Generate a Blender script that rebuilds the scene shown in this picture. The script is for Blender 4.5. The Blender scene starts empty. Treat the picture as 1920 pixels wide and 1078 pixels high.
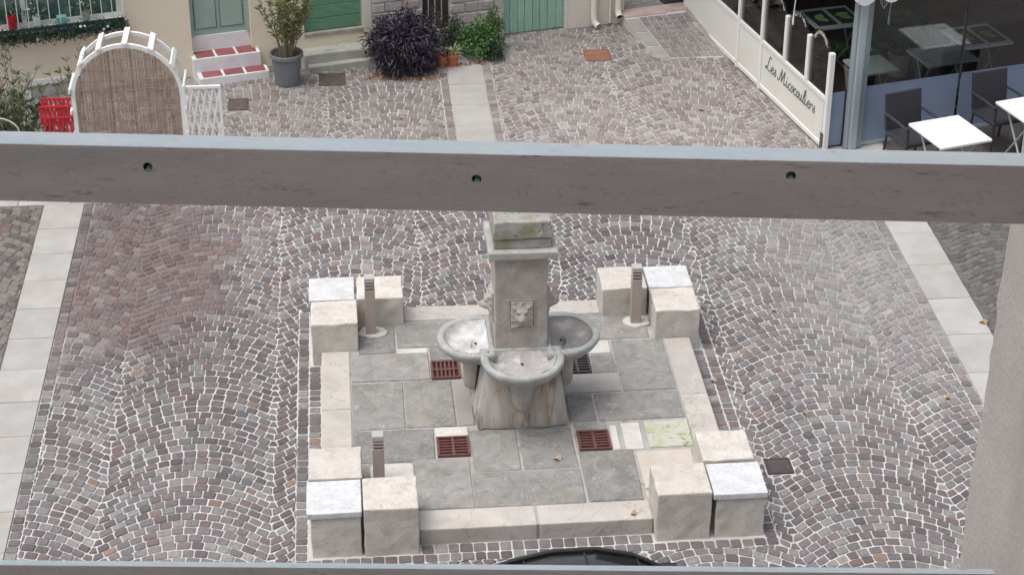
import bpy, bmesh, math, random
import numpy as np
from mathutils import Vector, Matrix, noise as mnoise

random.seed(7)
RNG = np.random.default_rng(11)
R = math.radians
SC = bpy.context.scene
COL = SC.collection

# ------------------------------------------------------------------ camera
CAM_H = 10.0
PITCH, YAW, ROLL = R(29.363), R(4.963), R(0.154)
fwd = Vector((math.sin(YAW)*math.cos(PITCH), math.cos(YAW)*math.cos(PITCH), -math.sin(PITCH)))
rt0 = Vector((math.cos(YAW), -math.sin(YAW), 0))
up0 = rt0.cross(fwd)
rt = rt0*math.cos(ROLL) + up0*math.sin(ROLL)
upv = up0*math.cos(ROLL) - rt0*math.sin(ROLL)
cd = bpy.data.cameras.new('camera')
cd.sensor_width = 36.0
cd.lens = 3687.3/1920*36.0
cd.clip_start = 0.05
cd.clip_end = 600
cam = bpy.data.objects.new('camera', cd)
COL.objects.link(cam)
mw = Matrix.Identity(4)
for i in range(3):
    mw[i][0], mw[i][1], mw[i][2] = rt[i], upv[i], -fwd[i]
mw[2][3] = CAM_H
cam.matrix_world = mw
SC.camera = cam

# ------------------------------------------------------------------ sky and soft sun (bright overcast)
SUN_EL, SUN_AZ = R(69), R(-108)          # azimuth measured from +Y towards +X
world = bpy.data.worlds.new('World')
SC.world = world
world.use_nodes = True
wn = world.node_tree
wn.nodes.clear()
sky = wn.nodes.new('ShaderNodeTexSky')
sky.sky_type = 'NISHITA'
sky.sun_disc = False
sky.sun_elevation = SUN_EL
sky.sun_rotation = SUN_AZ
sky.air_density = 1.0
sky.dust_density = 5.0
sky.ozone_density = 1.0
hsv = wn.nodes.new('ShaderNodeHueSaturation')
hsv.inputs['Saturation'].default_value = 0.45
bg = wn.nodes.new('ShaderNodeBackground')
bg.inputs['Strength'].default_value = 0.15
wo = wn.nodes.new('ShaderNodeOutputWorld')
wn.links.new(sky.outputs[0], hsv.inputs['Color'])
wn.links.new(hsv.outputs[0], bg.inputs[0])
wn.links.new(bg.outputs[0], wo.inputs[0])
sd = bpy.data.lights.new('sun', 'SUN')
sd.energy = 1.0
sd.angle = R(50)
sd.color = (1.0, 0.975, 0.94)
sun = bpy.data.objects.new('sun', sd)
COL.objects.link(sun)
to_sun = Vector((math.sin(SUN_AZ)*math.cos(SUN_EL), math.cos(SUN_AZ)*math.cos(SUN_EL), math.sin(SUN_EL)))
sun.rotation_euler = (-to_sun).to_track_quat('-Z', 'Y').to_euler()
sun.location = (0, 0, 30)
SC.view_settings.view_transform = 'Standard'
SC.view_settings.look = 'None'
SC.view_settings.exposure = 0.5
SC.view_settings.gamma = 1.0
SC.view_settings.use_curve_mapping = False
SC.render.engine = 'CYCLES'

# ------------------------------------------------------------------ helpers
def thing(name, label, cat, loc=(0, 0, 0), rz=0.0, group=None):
    o = bpy.data.objects.new(name, None)
    COL.objects.link(o)
    o.empty_display_size = 0.1
    o.location = loc
    o.rotation_euler = (0, 0, rz)
    o['label'] = label
    o['category'] = cat
    if group:
        o['group'] = group
    return o

def tag(o, label=None, cat=None, group=None, kind=None):
    for k, v in (('label', label), ('category', cat), ('group', group), ('kind', kind)):
        if v:
            o[k] = v
    return o

class MB:
    """collects shapes for one mesh"""
    def __init__(s):
        s.v = []; s.f = []; s.m = []
    def add(s, vs, fs, mi=0):
        b = len(s.v)
        s.v += [tuple(p) for p in vs]
        for f in fs:
            s.f.append(tuple(i+b for i in f)); s.m.append(mi)
        return s
    def box(s, x0, x1, y0, y1, z0, z1, mi=0):
        vs = [(x0,y0,z0),(x1,y0,z0),(x1,y1,z0),(x0,y1,z0),(x0,y0,z1),(x1,y0,z1),(x1,y1,z1),(x0,y1,z1)]
        return s.add(vs, [(0,3,2,1),(4,5,6,7),(0,1,5,4),(1,2,6,5),(2,3,7,6),(3,0,4,7)], mi)
    def quad(s, a, b, c, d, mi=0):
        return s.add([a, b, c, d], [(0,1,2,3)], mi)
    def prism(s, pts, z0, z1, mi=0):
        n = len(pts)
        vs = [(p[0],p[1],z0) for p in pts]+[(p[0],p[1],z1) for p in pts]
        fs = [tuple(range(n-1,-1,-1)), tuple(range(n,2*n))]
        fs += [(i,(i+1)%n,n+(i+1)%n,n+i) for i in range(n)]
        return s.add(vs, fs, mi)
    def tube(s, pts, r, n=8, cap=True, mi=0):
        pts = [Vector(p) for p in pts]
        rs = r if isinstance(r, (list, tuple)) else [r]*len(pts)
        vs = []; fs = []
        prev = None
        for i, p in enumerate(pts):
            if i == 0: d = pts[1]-pts[0]
            elif i == len(pts)-1: d = pts[-1]-pts[-2]
            else: d = (pts[i+1]-pts[i]).normalized()+(pts[i]-pts[i-1]).normalized()
            d.normalize()
            if prev is None:
                a = Vector((0,0,1)) if abs(d.z) < .9 else Vector((1,0,0))
                x = d.cross(a).normalized()
            else:
                x = (prev - d*prev.dot(d)).normalized()
            prev = x
            y = d.cross(x)
            for k in range(n):
                t = 2*math.pi*k/n
                vs.append(p + (x*math.cos(t)+y*math.sin(t))*rs[i])
        for i in range(len(pts)-1):
            for k in range(n):
                fs.append((i*n+k, i*n+(k+1)%n, (i+1)*n+(k+1)%n, (i+1)*n+k))
        if cap:
            fs.append(tuple(range(n-1,-1,-1)))
            fs.append(tuple(range((len(pts)-1)*n, len(pts)*n)))
        return s.add(vs, fs, mi)
    def lathe(s, prof, n=24, c=(0,0,0), mi=0):
        vs = []; fs = []
        for (r, z) in prof:
            for k in range(n):
                t = 2*math.pi*k/n
                vs.append((c[0]+r*math.cos(t), c[1]+r*math.sin(t), c[2]+z))
        for i in range(len(prof)-1):
            for k in range(n):
                fs.append((i*n+k, i*n+(k+1)%n, (i+1)*n+(k+1)%n, (i+1)*n+k))
        return s.add(vs, fs, mi)
    def build(s, name, mat, parent=None, bevel=0.0, seg=2, smooth=False, jitter=0.0, sub=0):
        me = bpy.data.meshes.new(name)
        me.from_pydata(s.v, [], s.f)
        mats = mat if isinstance(mat, (list, tuple)) else [mat]
        for m in mats:
            me.materials.append(m)
        if len(mats) > 1:
            me.polygons.foreach_set('material_index', s.m)
        if bevel or jitter or sub:
            bm = bmesh.new(); bm.from_mesh(me)
            if sub:
                bmesh.ops.subdivide_edges(bm, edges=bm.edges[:], cuts=sub, use_grid_fill=True)
            if bevel:
                es = [e for e in bm.edges if len(e.link_faces) == 2 and e.calc_face_angle(0) > .5]
                bmesh.ops.bevel(bm, geom=es, offset=bevel, segments=seg, affect='EDGES', profile=.6, clamp_overlap=True)
            if jitter:
                off = Vector((random.uniform(0, 90), random.uniform(0, 90), 3))
                for v in bm.verts:
                    v.co += Vector(mnoise.noise_vector(v.co*9+off))*jitter
            bm.to_mesh(me); bm.free()
        me.update()
        if smooth:
            me.polygons.foreach_set('use_smooth', [True]*len(me.polygons))
        o = bpy.data.objects.new(name, me)
        COL.objects.link(o)
        o.parent = parent
        return o

def box(name, mat, parent, x0, x1, y0, y1, z0, z1, bevel=0.004, **k):
    return MB().box(x0, x1, y0, y1, z0, z1).build(name, mat, parent, bevel=bevel, **k)

def share(o, name, parent, loc=(0, 0, 0), rot=(0, 0, 0), scale=(1, 1, 1)):
    c = bpy.data.objects.new(name, o.data)
    COL.objects.link(c)
    c.parent = parent; c.location = loc; c.rotation_euler = rot; c.scale = scale
    return c

def copy_tree(o, parent=None):
    c = o.copy(); COL.objects.link(c); c.parent = parent
    for ch in list(o.children):
        copy_tree(ch, c)
    return c

# ------------------------------------------------------------------ materials
MATS = {}
def mat(name, cols, scale=6.0, rough=0.8, bump=0.15, bscale=60.0, spots=(), metal=0.0, spec=0.35,
        attr=False, detail=8.0, rvar=0.12, coat=0.0, stretch=None, objrand=0.0, distort=0.0, veins=()):
    """cols: [(pos, rgb), ...] run through a noise; spots: (scale, lo, hi, rgb, strength)"""
    m = bpy.data.materials.new(name); m.use_nodes = True
    nt = m.node_tree; N = nt.nodes; L = nt.links
    bs = N['Principled BSDF']
    tc = N.new('ShaderNodeTexCoord')
    vec = tc.outputs['Object']
    oi = N.new('ShaderNodeObjectInfo')
    ad = N.new('ShaderNodeVectorMath'); ad.operation = 'MULTIPLY_ADD'
    cx = N.new('ShaderNodeCombineXYZ')
    for i in range(3): L.new(oi.outputs['Random'], cx.inputs[i])
    L.new(cx.outputs[0], ad.inputs[0]); ad.inputs[1].default_value = (31, 17, 23); L.new(vec, ad.inputs[2])
    vec = ad.outputs[0]
    if stretch:
        mp = N.new('ShaderNodeMapping'); mp.inputs['Scale'].default_value = stretch
        L.new(vec, mp.inputs['Vector']); vec = mp.outputs[0]
    def noise(sc, det=detail, ro=.6, dist=0.0):
        n = N.new('ShaderNodeTexNoise'); n.inputs['Scale'].default_value = sc
        n.inputs['Detail'].default_value = det; n.inputs['Roughness'].default_value = ro
        n.inputs['Distortion'].default_value = dist
        L.new(vec, n.inputs['Vector']); return n
    n1 = noise(scale, dist=distort)
    rp = N.new('ShaderNodeValToRGB')
    cr = rp.color_ramp
    cr.elements[0].position = cols[0][0]; cr.elements[0].color = (*cols[0][1], 1)
    cr.elements[1].position = cols[-1][0]; cr.elements[1].color = (*cols[-1][1], 1)
    for p, c in cols[1:-1]:
        e = cr.elements.new(p); e.color = (*c, 1)
    L.new(n1.outputs['Fac'], rp.inputs[0])
    colout = rp.outputs[0]
    if attr:
        at = N.new('ShaderNodeAttribute'); at.attribute_name = 'col'
        mx = N.new('ShaderNodeMix'); mx.data_type = 'RGBA'; mx.blend_type = 'MULTIPLY'
        mx.inputs[0].default_value = 1.0
        L.new(at.outputs['Color'], mx.inputs[6]); L.new(colout, mx.inputs[7])
        colout = mx.outputs[2]
    if objrand:
        mr = N.new('ShaderNodeMapRange'); mr.inputs[3].default_value = 1-objrand; mr.inputs[4].default_value = 1+objrand
        L.new(oi.outputs['Random'], mr.inputs[0])
        mx = N.new('ShaderNodeVectorMath'); mx.operation = 'SCALE'
        L.new(colout, mx.inputs[0]); L.new(mr.outputs[0], mx.inputs['Scale'])
        colout = mx.outputs[0]
    for (sc, lo, hi, rgb, st) in spots:
        nn = noise(sc, 5, .62)
        mr = N.new('ShaderNodeMapRange'); mr.inputs[1].default_value = lo; mr.inputs[2].default_value = hi
        mr.inputs[3].default_value = 0; mr.inputs[4].default_value = st
        L.new(nn.outputs['Fac'], mr.inputs[0])
        mx = N.new('ShaderNodeMix'); mx.data_type = 'RGBA'
        L.new(mr.outputs[0], mx.inputs[0]); L.new(colout, mx.inputs[6]); mx.inputs[7].default_value = (*rgb, 1)
        colout = mx.outputs[2]
    for (sc, wd, rgb, st) in veins:
        nn = noise(sc, 4, .6, 1.2)
        sb = N.new('ShaderNodeMath'); sb.operation = 'SUBTRACT'; sb.inputs[1].default_value = .5; L.new(nn.outputs['Fac'], sb.inputs[0])
        ab = N.new('ShaderNodeMath'); ab.operation = 'ABSOLUTE'; L.new(sb.outputs[0], ab.inputs[0])
        mr = N.new('ShaderNodeMapRange'); mr.inputs[1].default_value = 0; mr.inputs[2].default_value = wd
        mr.inputs[3].default_value = st; mr.inputs[4].default_value = 0
        L.new(ab.outputs[0], mr.inputs[0])
        mx = N.new('ShaderNodeMix'); mx.data_type = 'RGBA'
        L.new(mr.outputs[0], mx.inputs[0]); L.new(colout, mx.inputs[6]); mx.inputs[7].default_value = (*rgb, 1)
        colout = mx.outputs[2]
    L.new(colout, bs.inputs['Base Color'])
    bs.inputs['Metallic'].default_value = metal
    bs.inputs['Specular IOR Level'].default_value = spec
    if rvar:
        mr = N.new('ShaderNodeMapRange'); mr.inputs[3].default_value = max(.02, rough-rvar); mr.inputs[4].default_value = min(1, rough+rvar)
        L.new(n1.outputs['Fac'], mr.inputs[0]); L.new(mr.outputs[0], bs.inputs['Roughness'])
    else:
        bs.inputs['Roughness'].default_value = rough
    if coat:
        bs.inputs['Coat Weight'].default_value = coat; bs.inputs['Coat Roughness'].default_value = .03
    if bump:
        nb = noise(bscale, 6, .65)
        b = N.new('ShaderNodeBump'); b.inputs['Strength'].default_value = bump; b.inputs['Distance'].default_value = .01
        L.new(nb.outputs['Fac'], b.inputs['Height']); L.new(b.outputs[0], bs.inputs['Normal'])
    MATS[name] = m
    return m

def g(v, t=(1, 1, 1)): return (v*t[0], v*t[1], v*t[2])

M_COB = mat('cobble_stone', [(.25, (.72,.7,.7)), (.5, (1,1,1)), (.75, (1.25,1.24,1.22))], 26, .72, .5, 120, attr=True, rvar=.15)
M_MORT = mat('pale_mortar', [(.3, (.42,.405,.39)), (.6, (.54,.53,.52))], 3, .95, .4, 160,
             spots=((.75, .6, .7, (.27,.235,.22), .7), (9, .64, .74, (.36,.33,.31), .5)))
def stain(m, centre, size, col, amount):
    nt = m.node_tree; N = nt.nodes; L = nt.links; bs = N['Principled BSDF']
    src = bs.inputs['Base Color'].links[0].from_socket
    tc = N.new('ShaderNodeTexCoord'); mp = N.new('ShaderNodeMapping')
    mp.inputs['Location'].default_value = tuple(-c/s_ for c, s_ in zip(centre, size)); mp.inputs['Scale'].default_value = tuple(1/s_ for s_ in size)
    ln = N.new('ShaderNodeVectorMath'); ln.operation = 'LENGTH'
    nz = N.new('ShaderNodeTexNoise'); nz.inputs['Scale'].default_value = 2.2; nz.inputs['Detail'].default_value = 6
    ad = N.new('ShaderNodeMath'); ad.operation = 'MULTIPLY_ADD'; ad.inputs[1].default_value = 1.5
    mr = N.new('ShaderNodeMapRange'); mr.inputs[1].default_value = 1.95; mr.inputs[2].default_value = 1.45; mr.inputs[3].default_value = 0; mr.inputs[4].default_value = amount
    mx = N.new('ShaderNodeMix'); mx.data_type = 'RGBA'; mx.inputs[7].default_value = (*col, 1)
    L.new(tc.outputs['Object'], mp.inputs['Vector']); L.new(mp.outputs[0], ln.inputs[0]); L.new(tc.outputs['Object'], nz.inputs['Vector'])
    L.new(nz.outputs['Fac'], ad.inputs[0]); L.new(ln.outputs['Value'], ad.inputs[2]); L.new(ad.outputs[0], mr.inputs[0])
    L.new(mr.outputs[0], mx.inputs[0]); L.new(src, mx.inputs[6]); L.new(mx.outputs[2], bs.inputs['Base Color'])
stain(M_MORT, (-2.4, 18.5, 0), (1.15, 2.2, 1), (.17, .135, .125), .9)
stain(M_MORT, (5.3, 18.2, 0), (.9, 2.6, 1), (.3, .285, .27), .8)
M_MORTG = mat('grey_mortar', [(.3, (.4,.385,.37)), (.6, (.52,.505,.49))], 2.5, .95, .4, 160,
             spots=((1.1, .5, .62, (.36,.33,.31), .7),))
M_MORTD = mat('dark_mortar', [(.3, (.10,.09,.085)), (.6, (.17,.15,.14))], 4, .95, .4, 160)
M_GROUND = mat('ground_stone', [(.3, (.14,.125,.115)), (.7, (.22,.2,.19))], 2, .95, .4, 60)
M_SLAB = mat('white_strip_stone', [(.3, (.325,.315,.3)), (.7, (.405,.395,.378))], 4, .85, .3, 110, objrand=.07,
             spots=((16, .62, .69, (.26,.245,.23), .5), (1.3, .52, .66, (.33,.305,.275), .65), (60, .64, .7, (.22,.2,.185), .6)))
M_LIME = mat('limestone', [(.28, (.44,.405,.36)), (.5, (.54,.505,.46)), (.75, (.615,.585,.545))], 7, .85, .5, 60, objrand=.06,
             spots=((30, .58, .66, (.37,.33,.285), .55), (80, .62, .68, (.29,.255,.215), .65), (3.2, .6, .74, (.5,.38,.26), .55), (9, .6, .7, (.64,.615,.575), .6)),
             veins=((2.2, .008, (.3,.265,.225), .6), (6, .009, (.39,.35,.3), .4)))
M_LIMEW = mat('white_limestone', [(.3, (.48,.49,.5)), (.5, (.56,.57,.585)), (.7, (.63,.645,.66))], 9, .7, .5, 70,
             spots=((28, .57, .65, (.4,.395,.39), .6), (80, .61, .67, (.32,.31,.3), .65), (2.5, .56, .7, (.47,.46,.44), .6)), veins=((3, .01, (.36,.35,.34), .6),))
M_KERB = mat('kerb_stone', [(.3, (.38,.355,.325)), (.7, (.48,.45,.415))], 5, .85, .35, 80, objrand=.05,
             spots=((22, .62, .69, (.3,.27,.24), .6), (2.2, .58, .74, (.3,.28,.26), .45), (12, .64, .72, (.56,.54,.5), .6)), veins=((1.6, .01, (.25,.22,.2), .6),))
M_FLAG = mat('grey_flagstone', [(.25, (.168,.162,.153)), (.5, (.24,.232,.22)), (.78, (.325,.315,.3))], 6, .88, .9, 34, objrand=.17, distort=1.0,
             spots=((11, .6, .7, (.39,.38,.355), .7), (2, .54, .66, (.15,.143,.128), .6), (40, .61, .68, (.42,.41,.385), .6), (3, .58, .7, (.26,.225,.17), .55)),
             veins=((3, .02, (.36,.35,.325), .4),))
M_FLAGP = mat('pinkish_flagstone', [(.3, (.27,.25,.24)), (.7, (.33,.31,.3))], 4, .85, .15, 80)
M_FLAGW = mat('pale_flagstone', [(.3, (.47,.455,.42)), (.7, (.59,.575,.535))], 6, .85, .3, 80, spots=((14, .6, .68, (.36,.34,.3), .55), (2.5, .56, .68, (.42,.4,.36), .5)))
M_FLAGM = mat('mossy_flagstone', [(.3, (.42,.42,.36)), (.7, (.53,.53,.46))], 6, .9, .4, 70,
              spots=((6, .48, .62, (.3,.34,.17), .65), (18, .56, .66, (.13,.16,.06), .8)))
M_FLAGB = mat('beige_flagstone', [(.3, (.43,.39,.335)), (.7, (.52,.475,.415))], 5, .85, .3, 80, spots=((18, .6, .68, (.34,.3,.25), .6), (2, .56, .68, (.38,.35,.3), .5)))
M_GROUT = mat('platform_bedding', [(.3, (.3,.29,.275)), (.7, (.4,.39,.37))], 8, .95, .3, 90, spots=((7, .58, .66, (.18,.17,.15), .7),))
M_FST = mat('fountain_stone', [(.25, (.29,.26,.23)), (.5, (.38,.35,.32)), (.78, (.48,.455,.425))], 8, .88, .9, 38,
            spots=((3.4, .56, .7, (.4,.29,.18), .6), (16, .6, .7, (.25,.22,.2), .7), (5, .62, .74, (.64,.62,.59), .6)))
M_PLINTH = mat('streaked_plinth_stone', [(.25, (.3,.26,.22)), (.5, (.43,.395,.355)), (.78, (.56,.54,.51))], 6, .85, .6, 40, stretch=(1, 1, .2),
            spots=((4, .54, .64, (.36,.25,.15), .65), (8, .55, .64, (.17,.155,.14), .75), (5, .6, .7, (.6,.585,.56), .8)))
M_FCAP = mat('weathered_cap_stone', [(.25, (.22,.215,.195)), (.5, (.31,.3,.275)), (.78, (.42,.41,.385))], 9, .9, .8, 45,
            spots=((4, .49, .61, (.19,.185,.07), .65), (18, .58, .68, (.09,.085,.07), .75), (11, .62, .7, (.5,.49,.46), .7)))
M_CORN = mat('cornice_stone', [(.25, (.27,.265,.25)), (.5, (.36,.355,.34)), (.78, (.47,.465,.45))], 9, .9, .8, 45,
            spots=((18, .58, .68, (.14,.13,.115), .7), (11, .62, .7, (.52,.515,.5), .7)))
M_RIM = mat('basin_rim_stone', [(.3, (.27,.28,.27)), (.5, (.34,.35,.34)), (.7, (.43,.44,.425))], 8, .78, .6, 55,
              spots=((12, .6, .7, (.52,.52,.5), .65), (20, .6, .68, (.18,.175,.16), .6), (4, .58, .7, (.3,.285,.25), .6)))
M_BOWL = mat('basin_scale', [(.3, (.3,.285,.27)), (.55, (.4,.385,.37)), (.75, (.6,.59,.58))], 7, .8, .6, 40,
             spots=((9, .57, .67, (.62,.61,.6), .75), (16, .6, .7, (.22,.2,.18), .6)))
M_BOWLG = mat('basin_grey_brown', [(.3, (.2,.19,.18)), (.7, (.29,.275,.265))], 7, .8, .6, 40, spots=((7, .56, .68, (.4,.41,.4), .6),))
M_BOWLW = mat('basin_lime_scale', [(.3, (.34,.34,.335)), (.5, (.5,.5,.495)), (.7, (.7,.7,.7))], 7, .8, .6, 40,
             spots=((18, .6, .7, (.3,.29,.28), .7),))
M_IRON = mat('red_brown_iron', [(.3, (.1,.04,.036)), (.7, (.165,.075,.066))], 14, .7, .4, 90, rvar=.1)
M_PIT = mat('drain_pit', [(.3, (.035,.015,.015)), (.7, (.06,.025,.025))], 10, .9, 0)
M_COVR = mat('rusty_cover', [(.3, (.2,.085,.055)), (.7, (.3,.15,.1))], 12, .8, .3, 90)
M_COVB = mat('brown_cover', [(.3, (.09,.065,.055)), (.7, (.14,.11,.095))], 12, .8, .3, 90)
M_COVD = mat('dark_cover', [(.3, (.05,.04,.042)), (.7, (.09,.075,.075))], 12, .75, .3, 90)
M_BOLL = mat('bollard_paint', [(.3, (.36,.3,.275)), (.7, (.41,.345,.315))], 5, .5, .05, 90, rvar=.08)
M_BOLLT = mat('bollard_dark_slot', [(.3, (.05,.04,.035)), (.7, (.08,.06,.05))], 5, .7, 0)
M_BOLLG = mat('bollard_top_grey', [(.3, (.36,.35,.33)), (.7, (.43,.41,.39))], 5, .55, .05, 90)
M_CONC = mat('cement_collar', [(.3, (.42,.42,.4)), (.7, (.55,.55,.52))], 12, .9, .4, 60)
M_CREAM = mat('cream_render', [(.3, (.74,.655,.51)), (.7, (.8,.715,.57))], 2, .92, .25, 120, spots=((1.4, .58, .75, (.56,.5,.42), .5),))
M_WPIER = mat('pale_render', [(.3, (.6,.56,.48)), (.7, (.7,.66,.58))], 3, .92, .25, 120, spots=((3, .58, .72, (.5,.43,.35), .5),))
M_WHITE = mat('white_paint', [(.3, (.74,.74,.72)), (.7, (.82,.82,.81))], 5, .55, .06, 90, rvar=.08, spots=((20, .68, .74, (.55,.53,.5), .5),))
M_STEPW = mat('white_step_paint', [(.3, (.72,.73,.74)), (.7, (.82,.83,.83))], 6, .7, .2, 80, spots=((12, .66, .72, (.5,.47,.44), .6),))
M_TILE = mat('red_floor_tile', [(.3, (.24,.075,.08)), (.7, (.34,.12,.12))], 9, .6, .15, 90, objrand=.12)
M_GDOOR = mat('sage_door_paint', [(.3, (.31,.42,.37)), (.7, (.36,.47,.42))], 4, .55, .05, 90, rvar=.06)
M_SHUT = mat('green_shutter_paint', [(.3, (.085,.21,.125)), (.55, (.13,.29,.18)), (.75, (.2,.36,.25))], 6, .75, .3, 60, stretch=(1.2, 1, 12),
             spots=((9, .62, .7, (.28,.25,.18), .6),))
M_PLANK = mat('green_plank_paint', [(.3, (.22,.4,.31)), (.55, (.29,.47,.38)), (.75, (.37,.53,.44))], 6, .75, .25, 60, stretch=(9, 1, 1), objrand=.07,
              spots=((7, .63, .71, (.45,.5,.42), .6), (12, .66, .73, (.12,.2,.14), .6)))
M_SILL = mat('old_wood_sill', [(.3, (.28,.25,.21)), (.7, (.42,.38,.33))], 9, .85, .3, 60)
M_LEDGE = mat('ledge_cement', [(.3, (.36,.36,.32)), (.7, (.47,.47,.43))], 5, .9, .4, 60, spots=((8, .56, .68, (.2,.2,.16), .7),))
M_WSTA = mat('wall_stone_grey', [(.3, (.4,.37,.34)), (.7, (.52,.49,.46))], 9, .9, .5, 45, objrand=.12)
M_WSTP = mat('wall_stone_rose', [(.3, (.37,.29,.275)), (.7, (.47,.38,.36))], 9, .9, .5, 45, objrand=.12)
M_WMOR = mat('wall_mortar', [(.3, (.46,.43,.39)), (.7, (.58,.55,.5))], 9, .95, .5, 60)
M_SLAT = mat('dark_slat', [(.3, (.035,.027,.025)), (.7, (.06,.047,.042))], 9, .8, .2, 60, stretch=(8, 1, 1))
M_PIPE = mat('cream_pipe', [(.3, (.62,.59,.53)), (.7, (.72,.69,.63))], 5, .6, .1, 60, spots=((10, .62, .7, (.42,.37,.31), .6),))
M_BLACK = mat('dark_hole', [(.3, (.012,.01,.01)), (.7, (.02,.018,.018))], 5, .9, 0)
M_POTG = mat('grey_plastic_pot', [(.3, (.15,.16,.175)), (.7, (.19,.2,.215))], 4, .6, .1, 60)
M_SOIL = mat('potting_soil', [(.3, (.05,.035,.025)), (.7, (.1,.075,.055))], 20, .95, .6, 60)
M_TERRA = mat('terracotta', [(.3, (.42,.13,.06)), (.7, (.52,.19,.1))], 8, .8, .2, 60)
M_LEAF = mat('leaf', [(.3, (.8,.8,.8)), (.7, (1.2,1.2,1.2))], 15, .5, 0, attr=True, rvar=.1)
M_PURP = mat('purple_leaf', [(.3, (.8,.8,.8)), (.7, (1.2,1.2,1.2))], 15, .38, 0, attr=True, rvar=.1, spec=.5)
M_STEM = mat('stem_bark', [(.3, (.24,.19,.13)), (.7, (.34,.28,.2))], 12, .9, .2, 60)
M_REED = mat('reed_screen', [(.3, (.32,.25,.215)), (.5, (.44,.36,.315)), (.75, (.58,.5,.44))], 10, .9, .4, 60, attr=True)
M_RED = mat('red_paint', [(.3, (.5,.015,.03)), (.7, (.6,.03,.05))], 6, .5, .05, 60)
M_BARS = mat('pale_railing_paint', [(.3, (.55,.62,.6)), (.7, (.66,.72,.7))], 6, .5, 0)
M_NAVY = mat('navy_rail_paint', [(.3, (.03,.045,.08)), (.7, (.05,.07,.11))], 6, .5, 0)
M_ALU = mat('grey_aluminium', [(.3, (.36,.42,.45)), (.7, (.43,.48,.51))], 3, .4, .02, 60, metal=.25, stretch=(3, 3, .3))
M_ALUD = mat('blue_grey_aluminium', [(.3, (.2,.25,.28)), (.7, (.25,.3,.33))], 3, .4, .02, 60, metal=.25, stretch=(3, 3, .3))
M_FRAME = mat('white_frame_paint', [(.3, (.7,.7,.67)), (.7, (.77,.77,.74))], 5, .5, .04, 90, rvar=.06, spots=((7, .66, .74, (.6,.57,.5), .5),))
M_PANEL = mat('offwhite_panel', [(.3, (.66,.65,.6)), (.7, (.72,.71,.66))], 2, .6, .03, 90, rvar=.06, spots=((5, .64, .74, (.6,.57,.5), .5),))
M_LETTER = mat('grey_lettering', [(.3, (.16,.155,.15)), (.7, (.2,.195,.19))], 5, .6, 0)
M_LETW = mat('white_lettering', [(.3, (.75,.74,.7)), (.7, (.8,.79,.75))], 5, .6, 0)
M_SKIRT = mat('blue_grey_panel', [(.3, (.19,.245,.345)), (.7, (.24,.295,.4))], 2, .4, .04, 30, rvar=.08)
M_CANVAS = mat('awning_canvas', [(.3, (.66,.67,.68)), (.7, (.74,.75,.76))], 5, .85, .1, 90)
M_TWHITE = mat('white_table_top', [(.3, (.82,.83,.83)), (.7, (.85,.86,.86))], 4, .35, 0)
M_TGREY = mat('grey_table_top', [(.3, (.42,.45,.45)), (.7, (.5,.53,.53))], 4, .35, 0)
M_MATG = mat('dark_placemat', [(.3, (.025,.045,.035)), (.7, (.05,.075,.055))], 9, .6, 0)
M_LEAFP = mat('placemat_leaf_print', [(.3, (.26,.38,.12)), (.7, (.36,.48,.18))], 9, .6, 0)
M_WICK = mat('dark_wicker', [(.3, (.025,.025,.032)), (.7, (.05,.05,.06))], 40, .6, .6, 160, stretch=(1, 1, 3))
M_WOODF = mat('terrace_floor', [(.3, (.07,.055,.05)), (.7, (.12,.1,.09))], 3, .6, .1, 60, stretch=(6, 1, 1))
M_DWALL = mat('dark_interior_wall', [(.3, (.05,.042,.04)), (.7, (.08,.068,.065))], 3, .8, .1, 60)
M_RAIL = mat('worn_rail_paint', [(.3, (.29,.25,.233)), (.5, (.36,.315,.297)), (.75, (.44,.395,.375))], 9, .6, .5, 200, stretch=(.35, 1, 1.6), rvar=.12,
             spots=((90, .62, .68, (.13,.105,.09), .6), (30, .66, .72, (.24,.11,.065), .65), (4, .5, .66, (.24,.225,.22), .7), (140, .64, .7, (.46,.42,.4), .5)),
             veins=((40, .006, (.14,.115,.1), .5),))
M_RAILT = mat('rail_top_sky_tint', [(.3, (.66,.74,.77)), (.7, (.76,.83,.86))], 30, .55, .5, 220, stretch=(.4, 1, 1), rvar=.1,
             spots=((110, .65, .7, (.3,.3,.29), .55), (45, .68, .74, (.45,.38,.32), .5)))  # sky light on the rail top, put into a paler bluish colour
M_STUC = mat('beige_stucco', [(.3, (.77,.7,.64)), (.7, (.84,.775,.72))], 14, .95, .6, 190, spots=((120, .69, .75, (.42,.36,.31), .6),))
M_ROOM = mat('room_paint', [(.3, (.68,.66,.63)), (.7, (.74,.72,.69))], 2, .9, 0)
M_CARP = mat('black_car_paint', [(.3, (.008,.008,.01)), (.7, (.012,.012,.014))], 5, .22, 0, rvar=.03, coat=1.0)
M_RUBB = mat('black_rubber', [(.3, (.02,.02,.02)), (.7, (.035,.035,.035))], 15, .8, .1, 60)
M_RIMM = mat('wheel_alloy', [(.3, (.5,.5,.51)), (.7, (.58,.58,.59))], 8, .35, 0, metal=.9)
M_LAMPR = mat('red_lens', [(.3, (.35,.02,.02)), (.7, (.45,.03,.03))], 8, .15, 0)
M_LAMPW = mat('clear_lens', [(.3, (.6,.62,.63)), (.7, (.7,.72,.73))], 8, .1, 0)
M_DRY = mat('dry_leaf', [(.3, (.33,.23,.14)), (.7, (.46,.35,.24))], 40, .8, .2, 90)

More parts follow.
